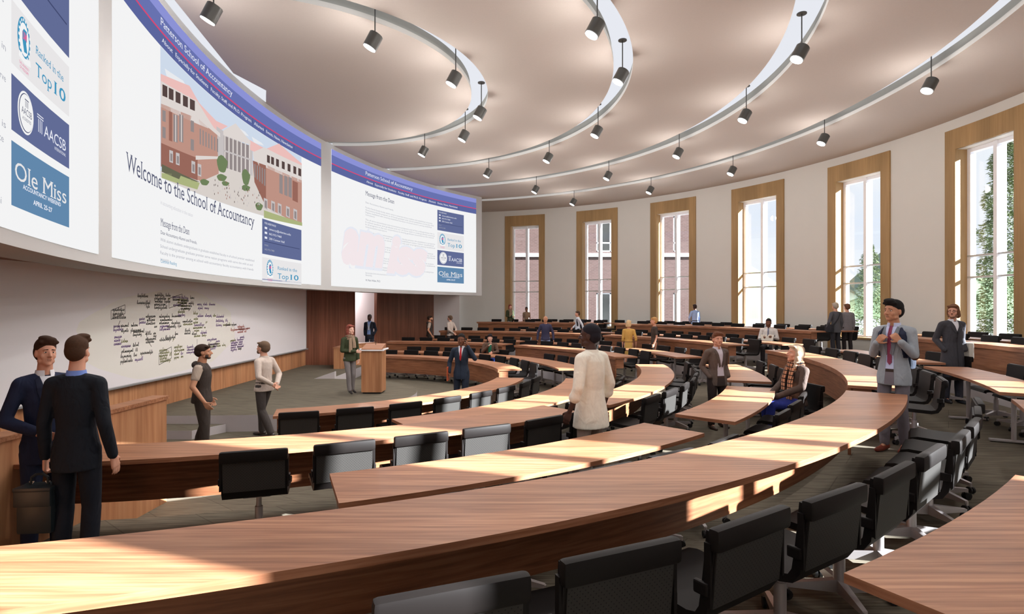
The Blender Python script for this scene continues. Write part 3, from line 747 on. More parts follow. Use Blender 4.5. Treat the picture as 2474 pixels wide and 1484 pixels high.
E_BAN = emit('screen_banner_blue', srgb(104, 114, 176), 1); E_BAN2 = emit('screen_banner_violet', srgb(140, 146, 214), 1)
E_NAV = emit('screen_nav_blue', srgb(92, 102, 158), 1); E_RED = emit('screen_red', srgb(222, 70, 110), 1)
E_NAVY = emit('screen_navy', srgb(98, 108, 150), 1); E_STEEL = emit('screen_steel', srgb(98, 136, 172), 1); E_LGREY = emit('screen_light_grey', srgb(232, 230, 231), 1)
E_TXT = emit('screen_text_dark', srgb(92, 96, 120), 1); E_TXT2 = emit('screen_text_grey', srgb(172, 174, 184), 1); E_TXT3 = emit('screen_text_pale', srgb(206, 206, 212), 1)
E_LIT = emit('screen_text_white', srgb(236, 238, 248), 1); E_CYAN = emit('screen_cyan', srgb(66, 150, 190), 1); E_PINK = emit('screen_pink', srgb(226, 100, 150), 1)
E_FPINK = emit('screen_pale_pink', srgb(243, 231, 234), 1); E_FBLUE = emit('screen_pale_blue', srgb(231, 234, 243), 1); E_LINE = emit('screen_dark_line', srgb(66, 74, 112), 1)
SMATS = [E_WHITE, E_BAN, E_BAN2, E_NAV, E_RED, E_NAVY, E_STEEL, E_LGREY, E_TXT, E_TXT2, E_TXT3, E_LIT, E_CYAN, E_PINK, E_FPINK, E_FBLUE, E_LINE]
WHT, BAN, BAN2, NAV, RED, NVY, STL, LGR, TX, TX2, TX3, LIT, CYN, PNK, FPK, FBL, LIN = range(17)
ZB, ZT = 2.92, 7.14
def part(mb, name, root, off=.012, label=None):
    bend(mb, off); o = mb.build(name, SMATS, root, fixn=False)
    for p in o.data.polygons: pass
    if label: o['label'] = label
    return o
def screen(s0, s1, label, col0, side0, side1, nav=True):
    c = scr(deg((s0+s1)/2/SR), 0)
    root = thing('projection_screen', label, 'screen', (0, 0, 0), 0, 'website screens on the curved bulkhead')
    m = MB(); rect(m, s0, ZB, s1, ZT); 
    bend(m, .010)
    r = bmesh.ops.extrude_face_region(m.bm, geom=m.bm.faces[:])
    for v in [g for g in r['geom'] if isinstance(g, bmesh.types.BMVert)]:
        ph = atan2(v.co.y-SCY, SCX-v.co.x); v.co = Vector(scr(deg(ph), v.co.z, 0.0))
    m.build('display_panel', E_WHITE, root)
    m = MB(); rect(m, s0, 6.70, s1, ZT, 0, BAN); rect(m, s0, 6.96, s1, ZT, 1, BAN2); rect(m, s0, 6.46, s1, 6.69, 0, NAV); rect(m, s0, 6.68, s1, 6.71, 1, RED); part(m, 'header_banner', root)
    if nav:
        m = MB(); W = side1-col0
        text(m, 'Patterson School of Accountancy', col0, 6.80, col0+W*.47, .13, 2, LIT)
        x = col0+.05
        for t, w_ in (('About', .065), ('Especially for Students', .21), ('Faculty, Staff, and Ph.D. Program', .29), ('Alumni', .075), ('Events, News, Newsletter', .21)):
            text(m, t, x, 6.545, x+W*w_, .075, 2, LIT); x += W*w_+.06; rect(m, x-.01, 6.47, x+.005, 6.67, 2, LIN); x += .06
        part(m, 'menu_text', root)
    return root
def side_boxes(root, s0, s1, tops, which):
    w_ = s1-s0
    for nm, (zt, zb) in zip(which, tops):
        m = MB(); h = zt-zb
        if nm == 'contact':
            rect(m, s0, zb, s1, zt, 1, NVY)
            text(m, 'FOR ASSISTANCE', s0+w_*.06, zt-h*.13, s0+w_*.34, h*.06, 2, LIT, serif=False)
            for i, t in enumerate(('umaccy@olemiss.edu', '662-915-7468', '200 Conner Hall')):
                text(m, t, s0+w_*.17, zt-h*(.27+.14*i), s0+w_*(.72, .48, .56)[i], h*.065, 2, LIT); rect(m, s0+w_*.06, zt-h*(.27+.14*i), s0+w_*.12, zt-h*(.21+.14*i), 2, LIT)
            rect(m, s0+w_*.05, zt-h*.64, s1-w_*.05, zt-h*.62, 2, LIN)
            text(m, 'FAX', s0+w_*.06, zt-h*.76, s0+w_*.15, h*.05, 2, TX2, serif=False); text(m, '662-915-7483', s0+w_*.06, zt-h*.88, s0+w_*.30, h*.055, 2, TX2, serif=False)
            part(m, 'contact_box', root)
        elif nm == 'rank':
            rect(m, s0, zb, s1, zt, 1, LGR); cx, cz = s0+w_*.19, (zt+zb)/2+h*.08
            n = 36
            for r0, r1, mi, ly in ((0, .36, CYN, 2), (0, .27, WHT, 3)):
                poly(m, [(cx+h*r1*.78*cos(2*pi*i/n), cz+h*r1*sin(2*pi*i/n)) for i in range(n)], ly, mi)
            poly(m, [(cx-h*.10, cz-h*.02), (cx-h*.10, cz+h*.10), (cx-h*.03, cz+h*.17), (cx+h*.10, cz+h*.17), (cx+h*.07, cz-h*.04), (cx+h*.12, cz-h*.19), (cx-h*.02, cz-h*.21)], 4, CYN)
            text(m, 'UM', cx-h*.10, cz-h*.01, cx+h*.09, h*.13, 5, PNK, serif=True, bold=.03)
            for i in range(18): 
                if i != 13 and i != 14:
                    a = 2*pi*i/18; rect(m, cx+h*.315*.78*cos(a)-.012, cz+h*.315*sin(a)-.012, cx+h*.315*.78*cos(a)+.012, cz+h*.315*sin(a)+.012, 4, WHT)
            poly(m, [(cx-h*.27, cz-h*.36), (cx-h*.24, cz-h*.26), (cx, cz-h*.31), (cx+h*.24, cz-h*.26), (cx+h*.27, cz-h*.36), (cx, cz-h*.40)], 5, WHT)
            text(m, 'THE UNIVERSITY', cx-h*.22, cz-h*.46, cx+h*.22, h*.05, 3, PNK, serif=False); text(m, 'OF MISSISSIPPI', cx-h*.19, cz-h*.53, cx+h*.19, h*.05, 3, PNK, serif=False)
            text(m, 'Ranked in the', s0+w_*.38, zt-h*.42, s0+w_*.88, h*.15, 3, CYN); text(m, 'Top', s0+w_*.38, zt-h*.80, s0+w_*.66, h*.24, 3, CYN)
            text(m, '10', s0+w_*.70, zt-h*.80, s0+w_*.92, h*.24, 3, CYN, bold=.012)
            part(m, 'ranking_box', root)
        elif nm == 'accred':
            rect(m, s0, zb, s1, zt, 1, NVY); cx, cz = s0+w_*.22, (zt+zb)/2; n = 32
            for r1, mi, ly in ((.40, WHT, 2), (.36, LIN, 3), (.345, WHT, 4)):
                poly(m, [(cx+h*r1*1.0*cos(2*pi*i/n), cz+h*r1*sin(2*pi*i/n)) for i in range(n)], ly, mi)
            text(m, 'AACSB', cx-h*.26, cz-h*.05, cx+h*.26, h*.13, 5, TX, serif=False); text(m, 'ACCREDITED', cx-h*.22, cz-h*.16, cx+h*.22, h*.06, 5, TX, serif=False)
            for i in range(3): rect(m, cx+h*(-.07+.06*i), cz+h*.10, cx+h*(-.05+.06*i), cz+h*.22, 5, TX)
            rect(m, cx-h*.10, cz+h*.23, cx+h*.10, cz+h*.25, 5, TX)
            for i in range(3): rect(m, s0+w_*(.43+.028*i), cz-h*.16, s0+w_*(.44+.028*i), cz+h*.1, 2, LIT)
            for z_ in (.12, .17): rect(m, s0+w_*.41, cz+h*z_, s0+w_*.52, cz+h*(z_+.02), 2, LIT)
            text(m, 'AACSB', s0+w_*.53, cz-h*.16, s0+w_*.93, h*.25, 2, LIT, serif=False); text(m, 'INTERNATIONAL', s0+w_*.72, cz-h*.28, s0+w_*.93, h*.07, 2, LIT, serif=False)
            part(m, 'accreditation_box', root)
        elif nm == 'weekend':
            rect(m, s0, zb, s1, zt, 1, STL); text(m, 'Ole Miss', s0+w_*.05, zt-h*.56, s0+w_*.94, h*.30, 2, LGR)
            text(m, 'ACCOUNTANCY WEEKEND', s0+w_*.17, zt-h*.66, s0+w_*.83, h*.075, 3, LIT, serif=False, bold=.02); text(m, 'APRIL 25-27', s0+w_*.34, zt-h*.84, s0+w_*.67, h*.085, 3, LIT, serif=False, bold=.02)
            part(m, 'weekend_box', root)
rl = random.Random(11)
WORDS = 'the school of accountancy at university is among premier programs in nation and our faculty students alumni friends serve established with undergraduate graduate degrees'.split()
def paras(root, s0, s1, z, lines, h, gap, name, mi=TX3):
    m = MB()
    for k in lines:
        t = ' '.join(rl.choice(WORDS) for _ in range(13)).capitalize()
        if k > 0: text(m, t, s0, z, s0+(s1-s0)*k, h, 1, mi, serif=False)
        z -= gap
    part(m, name, root)
# the far right hand screen
a3, b3 = hit(800, 500)[0], hit(1150, 500)[0]; c3, d3, e3 = hit(882, 500)[0], hit(1056, 500)[0], hit(1120, 500)[0]
sc3 = screen(a3, b3, 'right hand curved screen showing a letter in small print', 'screen', d3, e3, nav=False) if False else screen(a3, b3, 'right hand curved website screen filled with a letter in small print', c3, d3, e3)
m = MB(); text(m, 'am', a3+.55, 3.75, c3+1.2, 1.55, 1, FBL, serif=False, bold=.09, shear=.25); text(m, 'am', a3+.58, 3.78, c3+1.17, 1.5, 2, FPK, serif=False, bold=.06, shear=.25)
text(m, 'iss', c3+1.25, 3.6, d3-.6, 1.4, 1, FBL, serif=False, bold=.09, shear=.25); text(m, 'iss', c3+1.27, 3.62, d3-.62, 1.36, 2, FPK, serif=False, bold=.06, shear=.25); part(m, 'pale_watermark', sc3)
m = MB(); text(m, 'Message from the Dean', c3, 6.10, c3+1.75, .16, 3, TX); text(m, 'Dear Accountancy Alumni and Friends,', c3, 5.83, c3+1.7, .06, 3, TX2, serif=False)
text(m, 'Sincerely,', c3, 3.34, c3+.4, .06, 3, TX2, serif=False); text(m, 'W. Mark Wilder, Ph.D.', c3, 3.16, c3+.9, .07, 3, TX, serif=False); part(m, 'letter_heading', sc3)
paras(sc3, c3, d3-.15, 5.66, [.96, .98, .95, .13, 0, .99, 1, .98, .3, 0, 1, .98, 1, .2, 0, .97, 1, 1, .22, 0, .98, 1, .66, 0, .98, .7, 0, .4], .055, .083, 'letter_text', TX2)
side_boxes(sc3, d3, e3, [(6.30, 5.46), (5.38, 4.70), (4.64, 4.02), (3.95, 3.30)], ['contact', 'rank', 'accred', 'weekend'])
# the middle screen
a2, b2 = hit(270, 500)[0], hit(775, 500)[0]; c2, e2 = hit(385, 400)[0], hit(727, 500)[0]; d2 = hit(632, 500)[0]
sc2 = screen(a2, b2, 'middle curved website screen with a large building picture', c2, d2, e2)
m = MB(); ptext(m, 'Welcome to the School of Accountancy', 295, 419, 610, 543, .27, layer=14, mi=TX); part(m, 'headline', sc2)
m = MB(); z1 = hit(385, 545)[1]; text(m, 'Message from the Dean', c2, z1, hit(455, 500)[0], .13, 3, TX); z2 = hit(385, 493)[1]; text(m, 'in accounting education in the nation', c2, z2, hit(463, 500)[0], .07, 3, TX3, serif=False)
text(m, 'Dear Accountancy Alumni and Friends,', c2, hit(385, 565)[1], hit(473, 500)[0], .06, 3, TX, serif=False); text(m, 'Continue Reading', c2, hit(387, 635)[1], hit(424, 500)[0], .06, 3, CYN, serif=False); part(m, 'letter_heading', sc2)
paras(sc2, c2, hit(615, 500)[0], hit(385, 582)[1], [.99, .97, .98, .08], .055, .105, 'letter_text', TX2)
zt, zb = hit(632, 528)[1], hit(632, 613)[1]
side_boxes(sc2, d2, e2, [(zt, zb), (zb-.08, zb-.08-.60)], ['contact', 'rank']); m = MB(); rect(m, d2, 2.935, e2, 2.96, 1, NAV); part(m, 'box_edge', sc2)
# the near left screen (its left part is outside the picture)
b1 = hit(236, 400)[0]; d1, e1 = hit(22, 500)[0], hit(163, 500)[0]; a1 = -b3
sc1 = screen(a1, b1, 'left curved website screen cut by the picture edge, with four boxes', e1-(e3-c3), d1, e1)
side_boxes(sc1, d1, e1, [(hit(163, 140)[1]+.88, hit(163, 140)[1]), (hit(163, 162)[1], hit(163, 282)[1]), (hit(163, 302)[1], hit(163, 408)[1]), (hit(163, 428)[1], hit(163, 550)[1])], ['contact', 'rank', 'accred', 'weekend'])
paras(sc1, e1-(e3-c3), d1-.12, 5.6, [.99, .97, .98, .2, 0, 1, 1, .99, .4, 0, 1, .97, 1, .1, 0, 1, .99, .97, .2, 0, .98], .06, .125, 'letter_text', TX2)
# ---- the building picture on the middle screen, drawn as flat shapes in picture pixels
PIC = [('sky', (206, 218, 234)), ('cloud', (232, 234, 238)), ('brick', (190, 146, 132)), ('brickd', (152, 104, 92)), ('white', (222, 214, 210)), ('glass', (148, 138, 138)), ('dark', (86, 70, 68)), ('roof', (236, 190, 186)), ('lawn', (140, 150, 110)), ('lawn2', (172, 180, 128)), ('pave', (216, 208, 202)), ('tree', (112, 130, 92)), ('greyw', (198, 192, 192)), ('shade', (104, 104, 84))]
PM = [emit('picture_'+n, srgb(*c), 1) for n, c in PIC]; PI = {n: i for i, (n, c) in enumerate(PIC)}
m = MB(); LY = [1]
def P(c, pts, ly=None):
    ppoly(m, pts, LY[0] if ly is None else ly, PI[c])
_z0, _z1 = hit(385, 428)[1], hit(727, 545)[1]; poly(m, [(c2, _z0), (e2, _z1), (e2, 6.45), (c2, 6.45)], 1, PI['sky'])
for q in ([(395, 165), (440, 195), (450, 212), (425, 207), (400, 185)], [(560, 300), (590, 318), (600, 330), (578, 322)], [(606, 330), (630, 345), (636, 352), (612, 345)]): P('cloud', q, 2)
P('pave', [(385, 412), (480, 436), (525, 385), (608, 400), (640, 470), (727, 500), (727, 545), (385, 428)], 3)
# left wing
P('roof', [(385, 178), (455, 207), (478, 248), (520, 292), (548, 305), (505, 330), (385, 210)], 3)
P('white', [(385, 195), (474, 245), (520, 318), (385, 258)], 4); P('brick', [(385, 250), (474, 282), (525, 325), (525, 420), (484, 438), (385, 402)], 4)
P('brickd', [(385, 345), (474, 382), (474, 436), (385, 402)], 5); P('brick', [(474, 384), (525, 378), (525, 420), (484, 438), (474, 434)], 6)
for x in (388, 403, 420, 438, 455): P('dark', [(x, 203+(x-388)*.52), (x+12, 209+(x-388)*.52), (x+12, 236+(x-388)*.48), (x, 231+(x-388)*.48)], 6); P('white', [(x+12, 205+(x-388)*.52), (x+15, 207+(x-388)*.52), (x+15, 243+(x-388)*.48), (x+12, 240+(x-388)*.48)], 7)
P('white', [(385, 236), (474, 272), (528, 322), (528, 332), (474, 286), (385, 250)], 8)
P('brickd', [(403, 268), (411, 271), (411, 342), (403, 339)], 8)
for x in (414, 428): P('glass', [(x, 275), (x+10, 279), (x+10, 345), (x, 341)], 8); P('white', [(x+4, 277), (x+6, 277), (x+6, 343), (x+4, 342)], 9)
for x, y in ((387, 265), (456, 290), (387, 305), (456, 335)): P('glass', [(x, y), (x+8, y+3), (x+8, y+30), (x, y+27)], 8)
for i in range(7): P('glass', [(478+i*7, 310+i*4), (481+i*7, 312+i*4), (481+i*7, 350+i*3), (478+i*7, 348+i*3)], 8)
for x, y in ((404, 362), (420, 368), (458, 388), (473, 395)): P('greyw', [(x, y), (x+9, y+3), (x+9, y+32), (x, y+29)], 8); P('glass', [(x+2, y+8), (x+7, y+10), (x+7, y+28), (x+2, y+26)], 9)
P('white', [(468, 376), (524, 378), (524, 384), (468, 386)], 9)
# centre block with columns and gable
P('greyw', [(520, 305), (608, 360), (608, 425), (525, 400)], 4); P('white', [(536, 315), (566, 298), (602, 342), (602, 350), (536, 326)], 7)
P('glass', [(538, 328), (602, 352), (602, 424), (538, 404)], 5)
for i in range(7): P('white', [(538+i*10, 325+i*3.6), (541+i*10, 326+i*3.6), (541+i*10, 408+i*3), (538+i*10, 406+i*3)], 8)
P('greyw', [(538, 362), (602, 384), (602, 388), (538, 366)], 9)
P('roof', [(600, 338), (636, 358), (620, 372), (602, 362)], 5)
# right wing
P('roof', [(612, 372), (672, 347), (727, 395), (727, 408), (640, 368)], 5); P('white', [(608, 368), (636, 356), (727, 400), (727, 442), (640, 405), (612, 400)], 6)
P('brick', [(640, 398), (727, 436), (727, 545), (640, 500)], 6); P('brickd', [(608, 388), (640, 400), (640, 500), (612, 440)], 6)
for x in (642, 652, 664, 678, 692, 706, 718): P('dark', [(x, 374+(x-642)*.42), (x+7, 377+(x-642)*.42), (x+7, 395+(x-642)*.42), (x, 392+(x-642)*.42)], 8)
for i in range(5): P('glass', [(611+i*6, 396+i*3), (614+i*6, 397+i*3), (614+i*6, 430+i*5), (611+i*6, 428+i*5)], 8)
for x in (672, 684, 694): P('glass', [(x, 420+(x-672)*.3), (x+8, 424+(x-672)*.3), (x+8, 470+(x-672)*.4), (x, 466+(x-672)*.4)], 8)
P('brickd', [(704, 436), (717, 442), (717, 490), (704, 484)], 8)
for x in (634, 652, 668, 688, 706): P('greyw', [(x, 478+(x-634)*.36), (x+9, 482+(x-634)*.36), (x+9, 508+(x-634)*.36), (x, 503+(x-634)*.36)], 9); P('glass', [(x+2, 484+(x-634)*.36), (x+7, 486+(x-634)*.36), (x+7, 505+(x-634)*.36), (x+2, 501+(x-634)*.36)], 10)
# grounds
P('shade', [(385, 396), (455, 430), (478, 440), (430, 434), (385, 415)], 9); P('lawn2', [(385, 418), (420, 420), (478, 442), (472, 458), (385, 430)], 9)
P('lawn2', [(634, 508), (727, 538), (727, 546), (634, 526)], 10)
for cx_, cy_, rx, ry in ((532, 398, 13, 22), (590, 430, 10, 20), (489, 441, 11, 8), (531, 430, 12, 9), (540, 444, 9, 6), (590, 455, 10, 8), (622, 500, 9, 10)):
    P('tree', [(cx_+rx*cos(t*pi/7)*(1+.18*sin(t*5)), cy_+ry*sin(t*pi/7)*(1+.18*cos(t*7))) for t in range(14)], 11)
rp = random.Random(5)
for i in range(70):
    x = rp.uniform(508, 625); y = 445+(x-508)*.35+rp.uniform(-22, 22); P(rp.choice(['dark', 'greyw', 'brickd']), [(x, y), (x+1.3, y+.5), (x+1.3, y+5), (x, y+4.5)], 12)
bend(m, .012); o = m.build('building_picture', PM, sc2, fixn=False)
# ------------------------------------------------------------------ outside
M_PAVE = mat('pale_paving', srgb(126, 128, 130), .9, noise=(.4, .05)); M_HILL = mat('hill_green', srgb(104, 122, 98), 1.0, spec=0.0); M_HILL2 = mat('hill_green_far', srgb(124, 136, 124), 1.0, spec=0.0)  # distance haze is put into the pale hill colours
m = MB(); m.arc(CEN, WR+.5, 230, -1.2, -.6, -115, 115, n=80); struct(m.build('ground', M_PAVE), 'pale paving outside the windows')
def hills(name, y, z0, pk, mt, label):
    m = MB(); n = 160; x0, x1 = -60, 420; pts = []
    for i in range(n+1):
        x = x0+(x1-x0)*i/n; pts.append((x, z0+pk*(.55+.28*sin(x*.06+y)+.17*sin(x*.13+1.3*y))))
    m.bm.verts.ensure_lookup_table()
    rows = []
    for dy, k in ((-14, 0), (-8, .55), (0, 1), (14, .6), (26, 0)):
        rows.append([m.bm.verts.new((x, y+dy, z0*(1-k)*0-.8+(z+.8)*k)) for x, z in pts])
    for a, b in zip(rows, rows[1:]):
        for i in range(n): m.face([a[i], a[i+1], b[i+1], b[i]])
    return struct(m.build(name, mt, smooth='all'), label)
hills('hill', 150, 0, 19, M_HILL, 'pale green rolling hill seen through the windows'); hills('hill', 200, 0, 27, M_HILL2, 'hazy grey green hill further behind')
bd = thing('brick_building', 'brick building with white framed windows seen through the three left windows', 'building', (2, 48, -.6))
m = MB(); 
def fac(a, b, z0, z1, d=.6): m.box(((a+b)/2, 45+d/2, (z0+z1)/2), (b-a, d, z1-z0))
cols = [(2.3, 4.55), (6.8, 9.1), (13.0, 13.55)]
xs = [-14]+[v for c in cols for v in c]+[15.25]
for i in range(0, len(xs)-1, 2): fac(xs[i], xs[i+1], -.6, 15)
for a, b in cols: fac(a, b, -.6, -.4); fac(a, b, 3.42, 6.72); fac(a, b, 9.6, 15)
m.box((15.0, 52.8, 7.2), (.5, 15, 15.6)); m.build('brick_wall', M_BRICK, bd, local=False)
m = MB(); m.box((-.4, 44.93, 6.45), (31.4, .22, .28)); m.build('string_course', M_MULL, bd, local=False)
M_ROOM = mat('building_interior', srgb(196, 198, 194), .9); M_BGL = mat('building_glass', srgb(150, 168, 160), .08, spec=.6)
m = MB(); m.box((6, 48.6, 7.5), (17.5, .1, 15)); m.box((6, 47, 6.8), (17.5, 3.2, .15)); m.build('interior_wall', M_ROOM, bd, local=False)
for a, b in cols:
    for z0, z1, tr in ((-.4, 3.42, 1.2), (6.72, 9.6, 7.45)):
        m = MB(); w_ = b-a
        for x in ((a+.06, (a+b)/2, b-.06) if w_ > 1 else (a+.06, b-.06)): m.box((x, 45.2, (z0+z1)/2), (.1, .16, z1-z0))
        for z in (z0+.06, z1-.06)+((tr,) if z0 > 0 else ()): m.box(((a+b)/2, 45.2, z), (w_, .16, .1))
        f = m.build('window_frame', M_MULL, bd, local=False)
        m = MB(); m.box(((a+b)/2, 45.28, (z0+z1)/2), (w_-.1, .02, z1-z0-.1)); m.build('glass_pane', M_GLASS, f)
        f.children[-1].data.transform(Matrix.Translation(-Vector(bd.location)))
M_LEAF = mat('foliage_green', srgb(104, 118, 78), .8, noise=(3.0, .35)); M_LEAF2 = mat('foliage_olive', srgb(114, 126, 88), .8, noise=(3.0, .35)); M_TRUNK = mat('tree_bark', srgb(92, 78, 62), .9)
def conifer(x, y, h, r, label, mt, seed, base=-.6, conic=1.0):
    rg = random.Random(seed); root = thing('tree', label, 'tree', (x, y, base), 0, 'trees outside the windows')
    m = MB(); m.cone((0, 0, 0), (0, 0, h*.95), r*.07, .02, n=8); m.build('trunk', M_TRUNK, root)
    m = MB(); n = int(11000*max(.35, r*h/14))
    for i in range(n):
        t = rg.random()**1.15; z = h*(.06+.94*t); R = r*(1-t)**(.85*conic)*rg.uniform(.45, 1.08)*(.82+.18*sin(t*38+rg.random())); a = rg.uniform(0, 2*pi)
        c = Vector((R*cos(a), R*sin(a), z)); s = (.026+h*.0030)*rg.uniform(.7, 1.7)
        d = Vector((cos(a+rg.uniform(-.8, .8)), sin(a+rg.uniform(-.8, .8)), rg.uniform(-.5, .35))).normalized(); u = d.cross(Vector((rg.uniform(-1, 1), rg.uniform(-1, 1), 1))).normalized()
        m.face([m.bm.verts.new(c-u*s*.5), m.bm.verts.new(c+d*s*1.6-u*s*.2), m.bm.verts.new(c+d*s*1.9+u*s*.1), m.bm.verts.new(c+u*s*.6)])
    m.build('foliage', mt, root, fixn=False)
def at_px(x, Y): return (x-1237)/FPX*Y
conifer(at_px(1903, 45), 45, 3.2, 1.0, 'small conifer seen in the fourth window from the left', M_LEAF2, 1)
conifer(at_px(2101, 36), 36, 7.0, 1.25, 'slim conifer in the left pane of the fifth window', M_LEAF, 2, conic=.6)
conifer(at_px(2428, 30), 30, 12.4, 1.7, 'tall dense conifer filling the right hand window', M_LEAF, 3, conic=.6)
conifer(at_px(1695, 43), 43, 3.0, .8, 'pale young conifer at the right edge of the third window', M_LEAF2, 4)
conifer(at_px(1318, 52)+.4, 50.5, 7.5, 1.9, 'leafy tree seen through the brick building glass', M_LEAF, 5, conic=.4)
conifer(at_px(1490, 52), 51, 5.2, 1.9, 'round leafy tree reflected behind the second window', M_LEAF, 6, conic=.4)
# ------------------------------------------------------------------ people
def bake(mb, name, mt, parent, voxel, smooth=3, M=None):
    """turn overlapping closed volumes into one continuous smooth skin"""
    if M is not None: bmesh.ops.transform(mb.bm, matrix=M, verts=mb.bm.verts)
    bmesh.ops.recalc_face_normals(mb.bm, faces=mb.bm.faces)
    me = bpy.data.meshes.new('tmp'); mb.bm.to_mesh(me); mb.bm.free()
    ob = bpy.data.objects.new('tmp', me); COL.objects.link(ob)
    r = ob.modifiers.new('r', 'REMESH'); r.mode = 'VOXEL'; r.voxel_size = voxel; r.use_smooth_shade = True
    if smooth: s = ob.modifiers.new('s', 'SMOOTH'); s.iterations = smooth; s.factor = .5
    bpy.context.view_layer.update()
    out = bpy.data.meshes.new_from_object(ob.evaluated_get(bpy.context.evaluated_depsgraph_get()))
    bpy.data.objects.remove(ob); bpy.data.meshes.remove(me)
    out.name = name; out.materials.clear(); out.materials.append(mt)
    for p in out.polygons: p.use_smooth = True
    o = bpy.data.objects.new(name, out); COL.objects.link(o); o.parent = parent
    return o
def cl(*c): return 'c%d_%d_%d' % c
def cmat(c, rough=.8, spec=.25, n=(40, .06)): return mat('fabric_'+cl(*c), srgb(*c), rough, spec=spec, noise=n, bump=(6.0, .55, .03))
SKIN = {'light': (214, 160, 136), 'tan': (196, 142, 112), 'brown': (120, 78, 58), 'dark': (74, 48, 40), 'pale': (226, 178, 158)}
def smat(k): return mat('skin_'+k, srgb(*SKIN[k]), .55, spec=.35, noise=(60, .04))
J0 = dict(pel=(0, 0, .95), chest=(0, 0, 1.28), nb=(0, -.005, 1.455), nt=(0, .012, 1.545), hc=(0, .022, 1.635),
          shL=(-.168, -.01, 1.398), shR=(.168, -.01, 1.398), elL=(-.200, -.035, 1.125), elR=(.200, -.035, 1.125), wrL=(-.215, .03, .88), wrR=(.215, .03, .88),
          hiL=(-.09, 0, .93), hiR=(.09, 0, .93), knL=(-.10, .02, .50), knR=(.10, .02, .50), anL=(-.105, -.02, .085), anR=(.105, -.02, .085))
def hand(mb, w_, el, pn, curl, side, big=1.0, pointy=None):
    """palm + five fingers; pn = palm normal (side the fingers curl to); side=+1 when the thumb leaves towards (d x pn)"""
    w_ = Vector(w_); d = (w_-Vector(el)).normalized() if pointy is None else Vector(pointy).normalized(); pn = Vector(pn); pn = (pn-d*pn.dot(d)).normalized(); s = d.cross(pn)*side
    B = big
    for k in (-1, -.33, .33, 1): mb.capsule(w_+d*.012*B+s*.014*k*B, w_+d*.085*B+s*.030*k*B, .016*B, .0135*B, n=8, sub=1)
    for i, (k, L_) in enumerate(((1, .066), (.36, .075), (-.3, .070), (-.95, .054))):
        p = w_+d*.088*B+s*.029*k*B; c = curl*(.85+.12*i); a = 0; r = .0088*B
        for seg in range(3):
            a += c*(.5 if seg == 0 else .75); q = p+(d*cos(a)+pn*sin(a)+s*.03*k).normalized()*L_*(.45, .31, .24)[seg]*B
            mb.capsule(p, q, r, r*.9, n=7, sub=1); p = q; r *= .92
    p = w_+d*.028*B+s*.030*B; q = p+(d*.62+s*.75+pn*.25).normalized()*.038*B; t = q+(d*.85+s*.25+pn*(.3+.5*curl)).normalized()*.030*B
    mb.capsule(p, q, .014*B, .0105*B, n=7, sub=1); mb.capsule(q, t, .0105*B, .0085*B, n=7, sub=1)
def limb(mb, pts, rs, sq=1.0):
    for (a, b), (r0, r1) in zip(zip(pts, pts[1:]), zip(rs, rs[1:])): mb.capsule(a, b, r0, r1, n=14, sub=2)
def mid(a, b, t, o=(0, 0, 0)): return tuple(a[i]+(b[i]-a[i])*t+o[i] for i in range(3))
